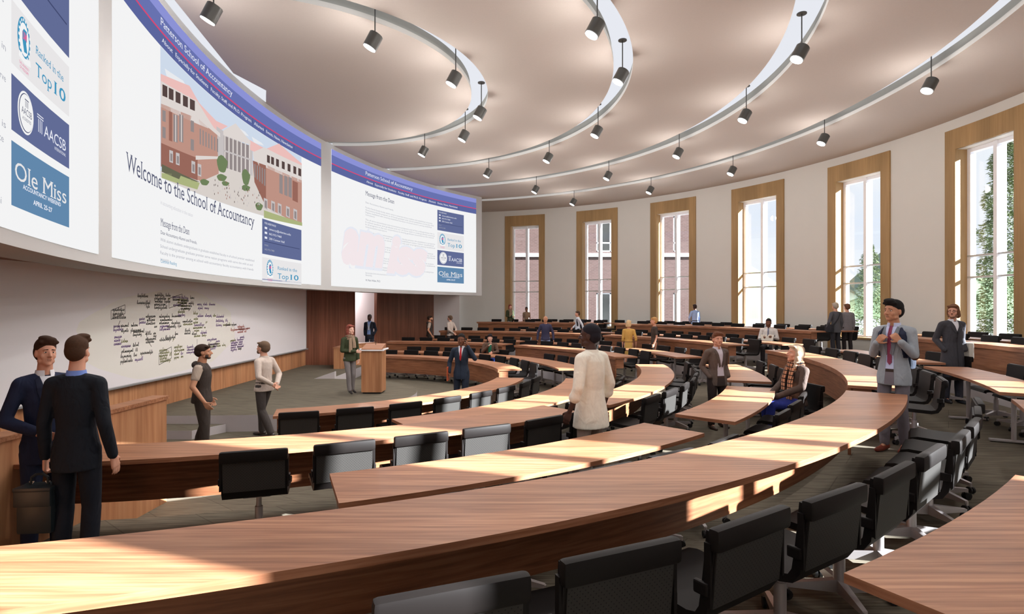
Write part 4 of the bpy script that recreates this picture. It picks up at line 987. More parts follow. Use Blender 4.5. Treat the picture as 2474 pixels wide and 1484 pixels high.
def person(label, X, Y, z0, yaw, H, skin='light', j=None, top=None, bottom=None, shoes=(40, 34, 32), hair=None, head=(0, 0, 0), extra=None, detail=1, female=False,
           hands=None, curl=(.5, .5), pn=(None, None), seated=False, group=None, hdir=(None, None), fat=1.0, hs=1.04, wid=1.0):
    """local frame: the figure looks along +Y, its right hand is at +X, 1.75 m tall before scaling"""
    root = thing('person', label, 'person', (X, Y, z0), rad(yaw), group); root.scale = (wid, wid, 1)
    sc = H/1.75; J = dict(J0); J.update(j or {}); vox = (.0075, .011, .018)[2-detail] if detail < 2 else .0065
    vox = {2: .0068, 1: .011, 0: .017}[detail]; vc = {2: .011, 1: .014, 0: .019}[detail]; Ms = Matrix.Scale(sc, 4)
    sw = .94 if female else 1.0
    lean = Vector(J['nb'])-Vector(J['pel'])
    # head frame
    hc = Vector(J['hc']); HM = Matrix.Translation(hc) @ Euler((rad(head[1]), rad(head[2]), rad(head[0])), 'XYZ').to_matrix().to_4x4() @ Matrix.Scale(hs, 4)
    # ---------------- body (one skin)
    b = MB(); f = .94 if female else 1.0
    def hb(c, r, s_=(1, 1, 1)): b.ball(c, r, s_, sub=3 if detail else 2, M=HM)
    hb((0, -.012, .028), .1, (.77*f, .96, .88)); hb((0, .012, -.015), .1, (.66*f, .78, .85)); hb((0, .038, -.062), .1, (.50*f, .50, .48)); hb((0, .066, -.092), .024, (1.1, 1, .8))
    for sx in (-1, 1):
        hb((sx*.036, .058, -.03), .026, (1, .8, 1)); hb((sx*.030, .076, .022), .017, (1.35, .6, .5)); hb((sx*.0745*f, -.006, -.012), .026, (.38, .75, 1.2)); hb((sx*.045, .02, -.07), .024, (1, 1.2, 1))
    pts = [HM @ Vector(p) for p in ((0, .084, .016), (0, .102, -.012), (0, .109, -.026))]; b.capsule(pts[0], pts[1], .0075, .0105, n=8); b.capsule(pts[1], pts[2], .0105, .0125, n=8)
    for sx in (-1, 1): b.ball(HM @ Vector((sx*.012, .097, -.031)), .0085, sub=2)
    b.capsule(HM @ Vector((-.018, .0835, -.054)), HM @ Vector((.018, .0835, -.054)), .0072, n=8); b.capsule(HM @ Vector((-.014, .0815, -.064)), HM @ Vector((.014, .0815, -.064)), .0075, n=8)
    nk = .047*f if female else .054
    b.capsule(J['nb'], J['nt'], nk*1.12, nk, n=16); b.capsule(J['nt'], tuple(hc+Vector((0, -.01, -.02))), nk, nk*.96, n=16)
    P_, C_, N_ = Vector(J['pel']), Vector(J['chest']), Vector(J['nb'])
    b.loft([(P_+Vector((0, 0, -.06)), .10, .08), (P_, .138*sw, .092), (P_*.6+C_*.4, .128*sw, .088), (C_+Vector((0, 0, -.02)), .150*sw, .100), (C_*.45+N_*.55, .142*sw, .088), (N_+Vector((0, 0, -.015)), .09, .07), (N_+Vector((0, 0, .03)), .05, .05)], n=20)
    for s_ in 'LR':
        sx = -1 if s_ == 'L' else 1; sh, el, wr, hi, kn, an = (J[k+s_] for k in ('sh', 'el', 'wr', 'hi', 'kn', 'an'))
        b.capsule(mid(J['nb'], sh, .35, (0, 0, -.012)), sh, .045, .050, n=12); limb(b, [sh, mid(sh, el, .5), el], [.050*f, .042*f, .036*f]); limb(b, [el, mid(el, wr, .3), wr], [.036*f, .035*f, .024*f])
        i = 0 if s_ == 'L' else 1
        if hands is None or hands[i]:
            pn_ = pn[i] or (-sx, .25, 0); hand(b, wr, el, pn_, curl[i], (1 if (Vector(wr)-Vector(el)).normalized().cross(Vector(pn_)).dot(Vector((0, 1, .2))) > 0 else -1), .95 if female else 1.02, hdir[i])
        limb(b, [hi, mid(hi, kn, .5), kn], [.076, .066, .050]); limb(b, [kn, mid(kn, an, .35, (0, -.012, 0)), an], [.050, .050, .033]); b.capsule(an, (an[0], an[1]+.07, an[2]-.045), .030, .022, n=8)
    body = bake(b, 'body', smat(skin), root, vox, 2 if detail else 1, Ms)
    bx = lambda k: Vector(k)*sc
    # ---------------- face
    if detail:
        for sx in (-1, 1):
            m = MB(); m.ball(HM @ Vector((sx*.0295, .0745, .004)), .0118, (1.1, .8, .52), sub=2); bmesh.ops.transform(m.bm, matrix=Ms, verts=m.bm.verts); e = m.build('eye', mat('eye_white', srgb(222, 214, 208), .3), root, smooth=True)
            m = MB(); m.ball(HM @ Vector((sx*.0295+head[3]*.004 if len(head) > 3 else sx*.0295, .0815, .004)), .0058, (1, .7, 1), sub=2); bmesh.ops.transform(m.bm, matrix=Ms, verts=m.bm.verts); m.build('iris', mat('iris_dark', srgb(40, 28, 22), .3), e, smooth=True)
            m = MB(); m.capsule(HM @ Vector((sx*.016, .0885, .0275)), HM @ Vector((sx*.045, .0785, .0255)), .0035, .0025, n=6, sub=1); bmesh.ops.transform(m.bm, matrix=Ms, verts=m.bm.verts); m.build('eyebrow', cmat(hair[1] if hair else (50, 40, 34)), root)
        m = MB(); m.capsule(HM @ Vector((-.017, .089, -.0555)), HM @ Vector((.017, .089, -.0555)), .0030, n=6, sub=1); m.capsule(HM @ Vector((-.012, .0878, -.0635)), HM @ Vector((.012, .0878, -.0635)), .0036, n=6, sub=1)
        bmesh.ops.transform(m.bm, matrix=Ms, verts=m.bm.verts); m.build('lips', mat('lips_'+skin, srgb(*[int(c*.80) for c in SKIN[skin]]), .5), root)
    # ---------------- hair
    if hair:
        st, hcol = hair[0], hair[1]; h = MB(); hm = mat('hair_'+cl(*hcol), srgb(*hcol), .8, spec=.2, noise=(90, .25))
        def hp(c, r, s_=(1, 1, 1)): h.ball(c, r, s_, sub=3 if detail else 2, M=HM)
        k = .5 if st == 'bald' else 1
        if st == 'buzz': hp((0, -.020, .042), .1, (.80*f, .97, .86)); hp((0, -.045, .0), .1, (.77, .72, .78))
        else:
            hp((0, -.022, .045), .1, (.835*f, 1.0, .90)); hp((0, -.047, .005), .1, (.80, .78, .88))
            for q in range(5): hp(((q-2)*.026, .062-.006*abs(q-2), .088), .03, (1, .9, .62))
        if st == 'quiff': hp((0, .055, .108), .045, (1.35, .9, .6)); hp((.02, .03, .12), .05, (1.1, 1.2, .5))
        if st in ('medium', 'bob'):
            for sx in (-1, 1): hp((sx*.066, -.01, -.015), .05, (.55, 1.15, 1.5)); hp((sx*.055, -.045, -.06), .05, (.8, 1, 1.1))
            hp((0, -.075, -.055), .07, (1, .55, 1.0))
        if st == 'long':
            for sx in (-1, 1):
                for q in range(5): hp((sx*(.068+.008*(q % 2)), -.015+.004*q, -.01-.055*q), .040, (.75, 1.15, 1.25))
            for q in range(4): hp((0, -.075, -.03-.055*q), .065, (1.05, .5, 1))
        if st == 'bun': hp((0, -.115, .02), .035)
        if st == 'bald': pass
        bake(h, 'hair', hm, root, vox*1.1, 1, Ms)
        if len(hair) > 2 and hair[2]:
            h = MB()
            for sx in (-1, 1): h.ball((sx*.048, .042, -.070), .030, (.75, 1.0, 1.05), sub=2, M=HM)
            h.ball((0, .066, -.097), .034, (1.25, .8, .62), sub=2, M=HM); h.ball((0, .092, -.045), .016, (1.5, .35, .35), sub=2, M=HM)
            bake(h, 'beard', mat('beard_'+cl(*hair[2]), srgb(*hair[2]), .8, noise=(90, .2)), root, vox, 1, Ms)
    # ---------------- trousers / skirt
    if bottom:
        kind, col = bottom; t = MB()
        if kind == 'skirt': pass
        else:
            slim = kind == 'slim'
            q = 1.0 if not slim else .90
            t.loft([(P_+Vector((0, 0, -.09)), .125, .095), (P_+Vector((0, 0, -.02)), .150*sw, .106), (P_+Vector((0, -.0, .09)), .138*sw, .096)], n=20)
            for s_ in 'LR':
                hi, kn, an = (J[k+s_] for k in ('hi', 'kn', 'an'))
                limb(t, [hi, mid(hi, kn, .5), kn], [.088*q, .080*q, .066*q]); limb(t, [kn, mid(kn, an, .5, (0, -.010, 0)), mid(kn, an, .97)], [.068*q, .066*q, .058*q])
            for v in t.bm.verts: v.co.z = max(v.co.z, .045)
            bake(t, 'trousers' if kind != 'jeans' else 'jeans', cmat(col), root, vc, 2, Ms)
    # ---------------- shoes
    for s_ in 'LR':
        an, kn = J['an'+s_], J['kn'+s_]; sx = -1 if s_ == 'L' else 1; t = MB()
        a = Vector(an); fw = Vector((sx*.10, 1, 0)).normalized() if not J.get('ft'+s_) else Vector(J['ft'+s_]).normalized(); base = a.z-.085; top_ = Vector((a.x, a.y, base+.075))
        if female and not seated and shoes != 'boots':
            t.capsule(top_-fw*.02+Vector((0, 0, .01)), top_+fw*.10+Vector((0, 0, -.045)), .030, .030, n=10); t.capsule(top_+fw*.10+Vector((0, 0, -.045)), top_+fw*.15+Vector((0, 0, -.055)), .028, .014, n=10); t.cone(top_-fw*.035+Vector((0, 0, -.075)), top_-fw*.03, .007, .016, n=8)
        else:
            t.capsule(top_-fw*.03+Vector((0, 0, -.025)), top_+fw*.06+Vector((0, 0, -.04)), .044, .036, n=12); t.capsule(top_+fw*.06+Vector((0, 0, -.045)), top_+fw*.165+Vector((0, 0, -.05)), .036, .027, n=12)
            if shoes == 'boots': t.capsule(top_, mid(an, kn, .55), .050, .055, n=12)
            for v in t.bm.verts: v.co.z = max(v.co.z, base)
        sc_ = (44, 34, 30) if shoes == 'boots' else shoes
        bake(t, 'shoe', mat('shoe_'+cl(*sc_), srgb(*sc_), .4, spec=.5), root, vc, 1, Ms)
    # ---------------- upper garment
    T = None
    if top:
        kind, col = top[0], top[1]; o = top[2] if len(top) > 2 else {}
        t = MB(); th = {'jacket': .012, 'coat': .016, 'shirt': .010, 'sweater': .013, 'tee': .009, 'vest': .015, 'dress': .008, 'tunic': .018}[kind]*fat
        hem = {'jacket': -.17, 'coat': -.42, 'shirt': -.10, 'sweater': -.09, 'tee': -.07, 'vest': -.10, 'dress': -.46, 'tunic': -.26}[kind]
        fl = {'jacket': .012, 'coat': .03, 'shirt': .026, 'sweater': .012, 'tee': 0, 'vest': .006, 'dress': .03, 'tunic': .045}[kind]
        N2 = N_+Vector((0, 0, .0))
        if seated: hem = max(hem, -.06)
        secs = [(P_+Vector((0, 0, hem)), .150*sw+th+fl, .112+th+fl*.8), (P_+Vector((0, 0, hem*.5)), .160*sw+th+fl*.6, .112+th+fl*.4), (P_+Vector((0, 0, .02)), .152*sw+th, .104+th), (P_*.6+C_*.4, (.128 if kind in ('dress', 'jacket') else .138)*sw+th, .092+th),
                (C_+Vector((0, 0, -.02)), .142*sw+th, .106+th), (C_*.45+N_*.55, .146*sw+th, .096+th), (N2+Vector((0, 0, -.035)), .118+th, .076+th), (N2+Vector((0, -.004, .012)), .066+th*.7, .060+th*.5)]
        if kind == 'dress': secs[0] = (secs[0][0], .135+th, .115+th); secs[1] = (secs[1][0], .158*sw+th, .118+th)
        t.loft(secs, n=24)
        T0 = MB(); T0.loft([(s_[0]*sc, s_[1]*sc, s_[2]*sc) for s_ in secs], n=40); bmesh.ops.triangulate(T0.bm, faces=T0.bm.faces[:]); T = BVHTree.FromBMesh(T0.bm); T0.bm.free()
        slv = o.get('sleeve', 1.0 if kind not in ('tee', 'vest') else 0.0)
        for s_ in 'LR':
            sh, el, wr = (J[k+s_] for k in ('sh', 'el', 'wr'))
            t.capsule(mid(J['nb'], sh, .4, (0, 0, -.02)), mid(J['nb'], sh, .97, (0, 0, -.004)), .055+th, .054+th*.8, n=12)
            if kind == 'vest': continue
            if slv == 0: limb(t, [sh, mid(sh, el, .62)], [.054+th*.8, .052+th*.8])
            else:
                limb(t, [sh, mid(sh, el, .5), el], [.051+th*.8, .045+th*.8, .041+th*.8])
                limb(t, [el, mid(el, wr, .5*slv), mid(el, wr, .95*slv)], [.041+th*.8, .038+th*.75, .032+th*.7 if slv > .8 else .048+th*.7])
        nm = {'jacket': 'suit_jacket', 'coat': 'overcoat', 'shirt': 'shirt', 'sweater': 'sweater', 'tee': 'tee_shirt', 'vest': 'hooded_vest', 'dress': 'dress', 'tunic': 'tunic_shirt'}[kind]
        gm = cmat(col, n=(26, .10)); bake(t, nm, gm, root, vc, 2, Ms)
        def patch(name, pts, col_, off=.004, back=False, parent=root, th_=.004, rough=.7):
            m = MB(); s_ = -1 if back else 1
            f_ = m.face([m.bm.verts.new((x*sc, 0, z*sc)) for x, z in pts]); bmesh.ops.triangulate(m.bm, faces=m.bm.faces[:])
            for _ in range(5):
                es = [e for e in m.bm.edges if e.calc_length() > .022]
                if not es: break
                bmesh.ops.subdivide_edges(m.bm, edges=es, cuts=1); bmesh.ops.triangulate(m.bm, faces=m.bm.faces[:])
            for v in m.bm.verts:
                h_ = T.ray_cast(Vector((v.co.x, s_*1.0, v.co.z)), Vector((0, -s_, 0)))
                v.co.y = (h_[0].y if h_[0] is not None else 0)+s_*off*sc
            r_ = bmesh.ops.solidify(m.bm, geom=m.bm.faces[:], thickness=th_)
            return m.build(name, mat('cloth_'+cl(*col_), srgb(*col_), rough, spec=.3), parent, smooth=True)
        n0 = N_.z; c0 = P_.z; nx = N_.x
        if 'shirt' in o:
            V0 = o.get('v', .22); w0 = o.get('open', .058)
            if o.get('strip'):
                q_ = o['strip']; patch('shirt_body', [(nx-q_*.8, n0-.05), (nx+q_*.8, n0-.05), (nx+q_, n0-.30), (nx+q_*1.15, c0+.02), (nx-q_*1.15, c0+.02), (nx-q_, n0-.30)], o['shirt'], .0055)
                patch('belt', [(nx-q_*1.15, c0+.02), (nx+q_*1.15, c0+.02), (nx+q_*1.2, c0-.015), (nx-q_*1.2, c0-.015)], o.get('belt', (50, 40, 36)), .0065); patch('trouser_front', [(nx-q_*1.2, c0-.015), (nx+q_*1.2, c0-.015), (nx+q_*1.4, c0-.155), (nx-q_*1.4, c0-.155)], bottom[1], .0055)
            patch('shirt_front', [(nx-w0, n0+.0), (nx+w0, n0+.0), (nx+.028, n0-V0*.6), (nx, n0-V0), (nx-.028, n0-V0*.6)], o['shirt'], .006)
            for sx in (-1, 1):
                patch('lapel', [(nx+sx*w0*.95, n0+.005), (nx+sx*(w0+.03), n0-.02), (nx+sx*.085, n0-.11), (nx+sx*.035, n0-V0-.03), (nx+sx*.004, n0-V0-.01)], o.get('lapel', tuple(int(c*.9) for c in col)), .010)
            m = MB()
            for i in range(20):
                a0, a1 = 2*pi*i/20, 2*pi*(i+1)/20
                if abs((a0+pi/20)-pi/2) < .28: continue
                q = [Vector((nx+r_*cos(a)*sc, N_.y*sc+r_*sin(a)*sc*.98+.004, (n0+zz)*sc)) for a, r_, zz in ((a0, .074, .0), (a1, .074, .0), (a1, .064, .045), (a0, .064, .045))]
                m.face([m.bm.verts.new(v) for v in q])
            bmesh.ops.remove_doubles(m.bm, verts=m.bm.verts, dist=.0005); bmesh.ops.solidify(m.bm, geom=m.bm.faces[:], thickness=.006); m.build('shirt_collar', mat('cloth_'+cl(*o['shirt']), srgb(*o['shirt']), .7), root, smooth=True)
            if kind in ('jacket', 'coat') and not o.get('strip'):
                patch('front_seam', [(nx+.003, n0-V0), (nx-.003, n0-V0), (nx-.003, c0-.13 if kind == 'jacket' else c0-.36), (nx+.003, c0-.13 if kind == 'jacket' else c0-.36)], tuple(int(c*.55) for c in col), .009, th_=.002)
                for z_ in (0, .09): patch('button', [(nx+.010+.008*cos(a_*pi/4), n0-V0-.03-z_+.008*sin(a_*pi/4)) for a_ in range(8)], (30, 28, 28), .013)
            for s_ in 'LR':
                el, wr = J['el'+s_], J['wr'+s_]
                if slv > .8 and detail: m = MB(); m.cone(bx(mid(el, wr, .90)), bx(mid(el, wr, 1.0)), .033*sc, .032*sc, n=14); m.build('shirt_cuff', mat('cloth_'+cl(*o['shirt']), srgb(*o['shirt']), .7), root)
        if 'tie' in o:
            tl = o.get('tl', .20)
            patch('tie', [(nx-.016, n0+.010), (nx+.016, n0+.010), (nx+.011, n0-.025), (nx+.024, n0-tl+.03), (nx, n0-tl), (nx-.024, n0-tl+.03), (nx-.011, n0-.025)], o['tie'], .012)
        if kind in ('shirt', 'tunic') and 'shirt' not in o:
            patch('placket', [(nx-.012, n0-.01), (nx+.012, n0-.01), (nx+.012, c0-.07), (nx-.012, c0-.07)], tuple(int(c*.93) for c in col), .007)
            m = MB()
            for i in range(20):
                a0, a1 = 2*pi*i/20, 2*pi*(i+1)/20
                if abs((a0+pi/20)-pi/2) < .2: continue
                q = [Vector((nx+r_*cos(a)*sc, N_.y*sc+r_*sin(a)*sc*.98, (n0+zz)*sc)) for a, r_, zz in ((a0, .080, -.0), (a1, .080, -.0), (a1, .068, .04), (a0, .068, .04))]
                m.face([m.bm.verts.new(v) for v in q])
            bmesh.ops.remove_doubles(m.bm, verts=m.bm.verts, dist=.0005); bmesh.ops.solidify(m.bm, geom=m.bm.faces[:], thickness=.006); m.build('collar', mat('cloth_'+cl(*col), srgb(*col), .7), root, smooth=True)
        if 'belt' in o and kind in ('shirt', 'dress'):
            m = MB(); z_ = P_.z+.055; m.loft([(Vector((P_.x, P_.y, z_-.018))*sc, .158*sw*sc, .114*sc), (Vector((P_.x, P_.y, z_+.018))*sc, .156*sw*sc, .112*sc)], n=24); m.build('belt', mat('cloth_'+cl(*o['belt']), srgb(*o['belt']), .5), root, smooth=True)
        if extra: extra(root, patch, J, sc, T)
    elif extra: extra(root, None, J, sc, T)
    return root
def W(x, Z): return (x-1237)/FPX*Z
def ang(mb, sc): bmesh.ops.transform(mb.bm, matrix=Matrix.Scale(sc, 4), verts=mb.bm.verts)
POCK = dict(elL=(-.225, -.10, 1.13), elR=(.225, -.10, 1.13), wrL=(-.175, .065, .945), wrR=(.175, .065, .945))
BACKH = dict(elL=(-.26, -.10, 1.13), elR=(.26, -.10, 1.13), wrL=(-.05, -.19, .98), wrR=(.06, -.20, .96))
# the two suited men at the left
def x_brief(root, patch, J, sc, T): pass
person('man in dark navy suit seen from behind, holding a black briefcase, at the left', W(185, 4.2), 4.2, LZ[1], 8, 1.81, 'light', dict(elL=(-.225, -.02, 1.12), wrL=(-.24, .02, .87), elR=(.225, -.04, 1.12), wrR=(.25, .04, .86)), ('jacket', (26, 31, 40), {'shirt': (120, 150, 225), 'v': .2}), ('suit', (24, 28, 38)), (24, 20, 20), ('quiff', (72, 50, 36)), (0, 0, 0), detail=2, curl=(1.25, .35), hs=.90, wid=.90)
person('smiling man in blue suit and white shirt, half hidden by the man with the briefcase', W(108, 4.45), 4.45, LZ[1], -122, 1.78, 'light', dict(elL=(-.26, -.04, 1.12), wrL=(-.1, .2, 1.02), elR=(.27, -.03, 1.13), wrR=(.12, .19, 1.05)), ('jacket', (34, 42, 68), {'shirt': (232, 236, 244), 'v': .26}), ('suit', (32, 40, 64)), (28, 24, 24), ('quiff', (60, 42, 32)), (2, 0, -4), detail=2, pn=((.8, .2, -.3), (-.8, .2, -.3)), hs=.93, wid=.88)
bc = thing('briefcase', 'black leather briefcase held by the man in the dark suit', 'briefcase', (W(88, 4.12), 4.15, LZ[1]+.36), rad(6))
M_LEATHER = mat('briefcase_leather', srgb(30, 38, 42), .4, spec=.5, noise=(30, .2))
m = MB(); m.box((0, 0, .17), (.24, .13, .34), bev=.02); m.build('body', M_LEATHER, bc, smooth=True)
m = MB(); m.box((0, -.005, .33), (.26, .17, .035), bev=.015); m.box((0, -.075, .27), (.25, .02, .13), bev=.008); m.build('flap', M_LEATHER, bc, smooth=True)
m = MB(); m.tube([(-.06, 0, .345), (-.055, 0, .40), (-.02, 0, .425), (.02, 0, .425), (.055, 0, .40), (.06, 0, .345)], .010); m.build('handle', M_LEATHER, bc)
for sx in (-.055, .055): m = MB(); m.tube([(sx, -.0, .35), (sx+.015, 0, .37), (sx-.015, 0, .37), (sx, 0, .35)], .004, n=6); m.build('buckle', M_TRAY, bc)
# standing men by the stage
def x_vest(root, patch, J, sc, T):
    m = MB(); m.ball((0, -.075, 1.44), .075, (1.25, .7, .8), sub=2); m.capsule((-.08, -.02, 1.455), (.08, -.02, 1.455), .035, n=10); ang(m, sc); m.build('hood', cmat((62, 54, 50)), root, smooth=True)
    for s_ in 'LR':
        sh, el = J['sh'+s_], J['el'+s_]; m = MB(); m.capsule(sh, mid(sh, el, .55), .062, .054, n=12); ang(m, sc); m.build('tee_sleeve', cmat((178, 162, 148)), root, smooth=True)
def vestman(label, X, Y, z, yaw, H, detail):
    return person(label, X, Y, z, yaw, H, 'tan', dict(elL=(-.26, -.05, 1.12), elR=(.27, -.06, 1.13), wrL=(-.25, .05, .88), wrR=(.26, .08, .89), knR=(.10, .05, .50), anR=(.10, .06, .085), anL=(-.10, -.08, .085)), ('vest', (62, 54, 50)), ('suit', (66, 58, 54)), (42, 36, 34), ('short', (52, 38, 30), (58, 42, 34)), (0, 0, 0), extra=x_vest, detail=detail, wid=1.14, hs=.96)
def linenman(label, X, Y, z, yaw, H, detail):
    return person(label, X, Y, z, yaw, H, 'light', dict(BACKH, knR=(.09, .12, .50), anR=(.08, .10, .085), knL=(-.09, -.02, .50), anL=(-.09, -.20, .10)), ('shirt', (200, 186, 176), {'belt': (50, 40, 36)}), ('suit', (72, 66, 64)), (52, 42, 38), ('short', (104, 84, 68), (120, 92, 74)), (0, 6, 0), detail=detail, pn=((0, -1, 0), (0, -1, 0)), curl=(.6, .6), wid=1.1, hs=1.0)
vestman('man in dark hooded vest over a pale tee shirt standing by the stage steps', W(488, 8.5), 8.5, 0, -72, 1.70, 2)
linenman('man in pale linen shirt, hands behind his back, walking before the stage edge', W(638, 9.8), 9.8, 0, 76, 1.665, 2)
# woman by the lectern and her far double
def x_scarf(col, col2):
    def fn(root, patch, J, sc, T):
        m = MB(); N_ = J['nb']; c = cmat(col, n=(70, .25))
        for k, (r, z) in enumerate(((.092, .035), (.098, .0), (.104, -.035))):
            n = 16; pts = [(N_[0]+r*cos(2*pi*i/n+k), N_[1]+.01+r*.9*sin(2*pi*i/n+k), N_[2]+z+.012*sin(4*pi*i/n+k)) for i in range(n+1)]; m.tube(pts, .024, n=8)
        for sx, L_ in ((-.035, .26), (.045, .36)):
            m.loft([((sx+N_[0], N_[1]+.105, N_[2]-.02), .04, .018), ((sx*1.3+N_[0], N_[1]+.135, N_[2]-L_*.5), .045, .016), ((sx*1.3+N_[0], N_[1]+.145, N_[2]-L_), .05, .012)], n=12)
        ang(m, sc); m.build('scarf', c, root, smooth=True)
    return fn
def scarfwoman(label, X, Y, z, yaw, H, detail):
    return person(label, X, Y, z, yaw, H, 'pale', dict(elL=(-.235, -.03, 1.14), wrL=(-.16, .12, .90), elR=(.225, .02, 1.13), wrR=(-.06, .17, 1.10), knL=(-.08, .03, .52), anL=(-.10, -.04, .14), knR=(.07, .06, .52), anR=(.04, .06, .14), nb=(0, -.005, 1.45)), ('sweater', (58, 66, 44)), ('slim', (128, 122, 122)), (34, 28, 30), ('long', (136, 72, 60)), (8, 0, 0), extra=x_scarf((150, 128, 108), None), detail=detail, female=True, pn=((1, .3, 0), (-.3, -1, 0)))
scarfwoman('red haired woman in green sweater, patterned scarf and grey trousers beside the lectern', W(845, 12.45), 12.45, .3, -132, 1.57, 2)
scarfwoman('red haired woman with scarf standing against the wall left of the first window', W(1232, 27.2), 27.2, LZ[3], -150, 1.56, 0)
# man in the doorway
def x_lanyard(root, patch, J, sc, T): patch('lanyard', [(-.05, 1.45), (-.042, 1.45), (0, 1.24), (.042, 1.45), (.05, 1.45), (.006, 1.22), (.03, 1.20), (.03, 1.14), (-.03, 1.14), (-.03, 1.20), (-.006, 1.22)], (210, 220, 235), .016)
person('grey haired man in dark suit with lanyard and light blue shirt standing in the doorway', W(893, 21.8), 21.8, .25, 178, 1.73, 'dark', dict(POCK), ('jacket', (28, 32, 44), {'shirt': (130, 160, 215), 'v': .3, 'open': .07, 'strip': .06}), ('suit', (30, 36, 50)), (24, 22, 22), ('buzz', (70, 68, 68)), (0, 0, 0), extra=x_lanyard, detail=1, hands=(False, False))
m = MB(); m.box((-5.9, 21.9, .125), (1.8, 2.6, .25)); struct(m.build('floor', [M_CARPET]), 'raised carpeted landing at the doorway')
vestman('bearded man in vest and tee shirt before the dark wood wall, far away', W(1038, 23.2), 23.2, LZ[1], -80, 1.66, 1)
linenman('man in pale shirt, hands behind his back, before the pale wall, far away', W(1088, 23.6), 23.6, LZ[1], 60, 1.66, 1)
# man on the phone
def x_phone(root, patch, J, sc, T):
    m = MB(); m.box((-.088, .03, 1.60), (.012, .065, .13), bev=.003); ang(m, sc); m.build('phone', M_CASTER, root)
    m = MB(); m.box((.285, .06, .90), (.018, .22, .30), bev=.003); ang(m, sc); m.build('folder', mat('folder_orange', srgb(206, 92, 52), .6), root)
person('man in navy suit and red tie with phone at his ear and orange folder', W(1115, 11.8), 11.8, 0, 176, 1.70, 'brown', dict(elL=(-.30, .04, 1.22), wrL=(-.14, .06, 1.50), elR=(.27, -.05, 1.13), wrR=(.26, .06, .92), knL=(-.09, .08, .5), anL=(-.08, .10, .085)), ('jacket', (40, 50, 66), {'shirt': (222, 226, 234), 'tie': (178, 36, 44), 'tl': .27, 'v': .27}), ('suit', (36, 44, 58)), (24, 22, 22), ('buzz', (26, 22, 22)), (0, -8, 0), extra=x_phone, detail=2, curl=(1.0, .9), pn=((1, 0, 0), None), hdir=((.15, 0, 1), None))
# seated figures
SIT = dict(pel=(0, 0, .56), chest=(0, .01, .88), nb=(0, 0, 1.05), nt=(0, .015, 1.135), hc=(0, .025, 1.225), shL=(-.185, 0, 1.0), shR=(.185, 0, 1.0), elL=(-.25, .03, .74), elR=(.25, .03, .74), wrL=(-.12, .27, .70), wrR=(.12, .27, .70),
           hiL=(-.09, .02, .53), hiR=(.09, .02, .53), knL=(-.12, .45, .50), knR=(.12, .45, .50), anL=(-.12, .42, .085), anR=(.12, .42, .085))
def x_open(root, patch, J, sc, T):
    patch('inner_top', [(-.05, 1.03), (.05, 1.03), (.055, .88), (.05, .76), (-.05, .76), (-.055, .88)], (30, 108, 84), .010)
person('seated dark haired woman in brown jacket and green top, second row', W(1184, 18.6), 18.6, 0, 178, 1.78, 'pale', dict(SIT, elL=(-.26, .10, .78), elR=(.24, .1, .78), wrR=(.03, .22, .98), wrL=(-.1, .3, .76)), ('jacket', (92, 70, 58)), ('slim', (50, 90, 190)), (50, 40, 38), ('short', (34, 28, 30)), (0, -10, 0), extra=x_open, detail=1, female=True, seated=True, curl=(.6, .9))
chair_xy(W(1184, 18.6), 18.55, 0, 178, 'black office chair under the seated woman in the brown jacket', 'occupied chairs', False)
person('short haired person in sand coloured top standing before the first window', W(1272, 27.6), 27.6, LZ[3], 172, 1.44, 'brown', {}, ('tee', (140, 116, 96)), ('suit', (70, 60, 56)), (50, 44, 40), ('short', (44, 34, 32)), detail=0)
person('bald man in navy sweater and light blue jeans standing in the aisle', W(1318, 20.2), 20.2, LZ[1], 174, 1.69, 'tan', dict(elL=(-.28, -.03, 1.12), elR=(.28, -.03, 1.12), wrL=(-.30, .04, .87), wrR=(.30, .04, .87)), ('sweater', (58, 58, 84)), ('jeans', (140, 164, 206)), (60, 54, 50), None, (-4, 0, 0), detail=1)
def x_bag(root, patch, J, sc, T):
    m = MB(); m.box((.0, -.19, 1.18), (.26, .13, .42), bev=.04); ang(m, sc); m.build('backpack', cmat((36, 36, 44)), root, smooth=True)
    for sx in (-1, 1): patch('backpack_strap', [(sx*.10, 1.44), (sx*.13, 1.44), (sx*.15, 1.25), (sx*.15, 1.08), (sx*.125, 1.08), (sx*.12, 1.25)], (36, 36, 44), .016)
person('striding man in white shirt with backpack and dark jacket over his arm', W(1396, 22.7), 22.7, LZ[2], 98, 1.57, 'light', dict(elR=(.24, .0, 1.15), wrR=(.2, .18, 1.0), elL=(-.25, -.14, 1.15), wrL=(-.24, -.2, .92), knL=(-.1, .16, .52), anL=(-.1, .2, .09), anR=(.1, -.2, .12)), ('shirt', (226, 232, 242)), ('suit', (32, 36, 58)), (30, 28, 30), ('short', (84, 64, 50)), (0, 0, 0), extra=x_bag, detail=1)
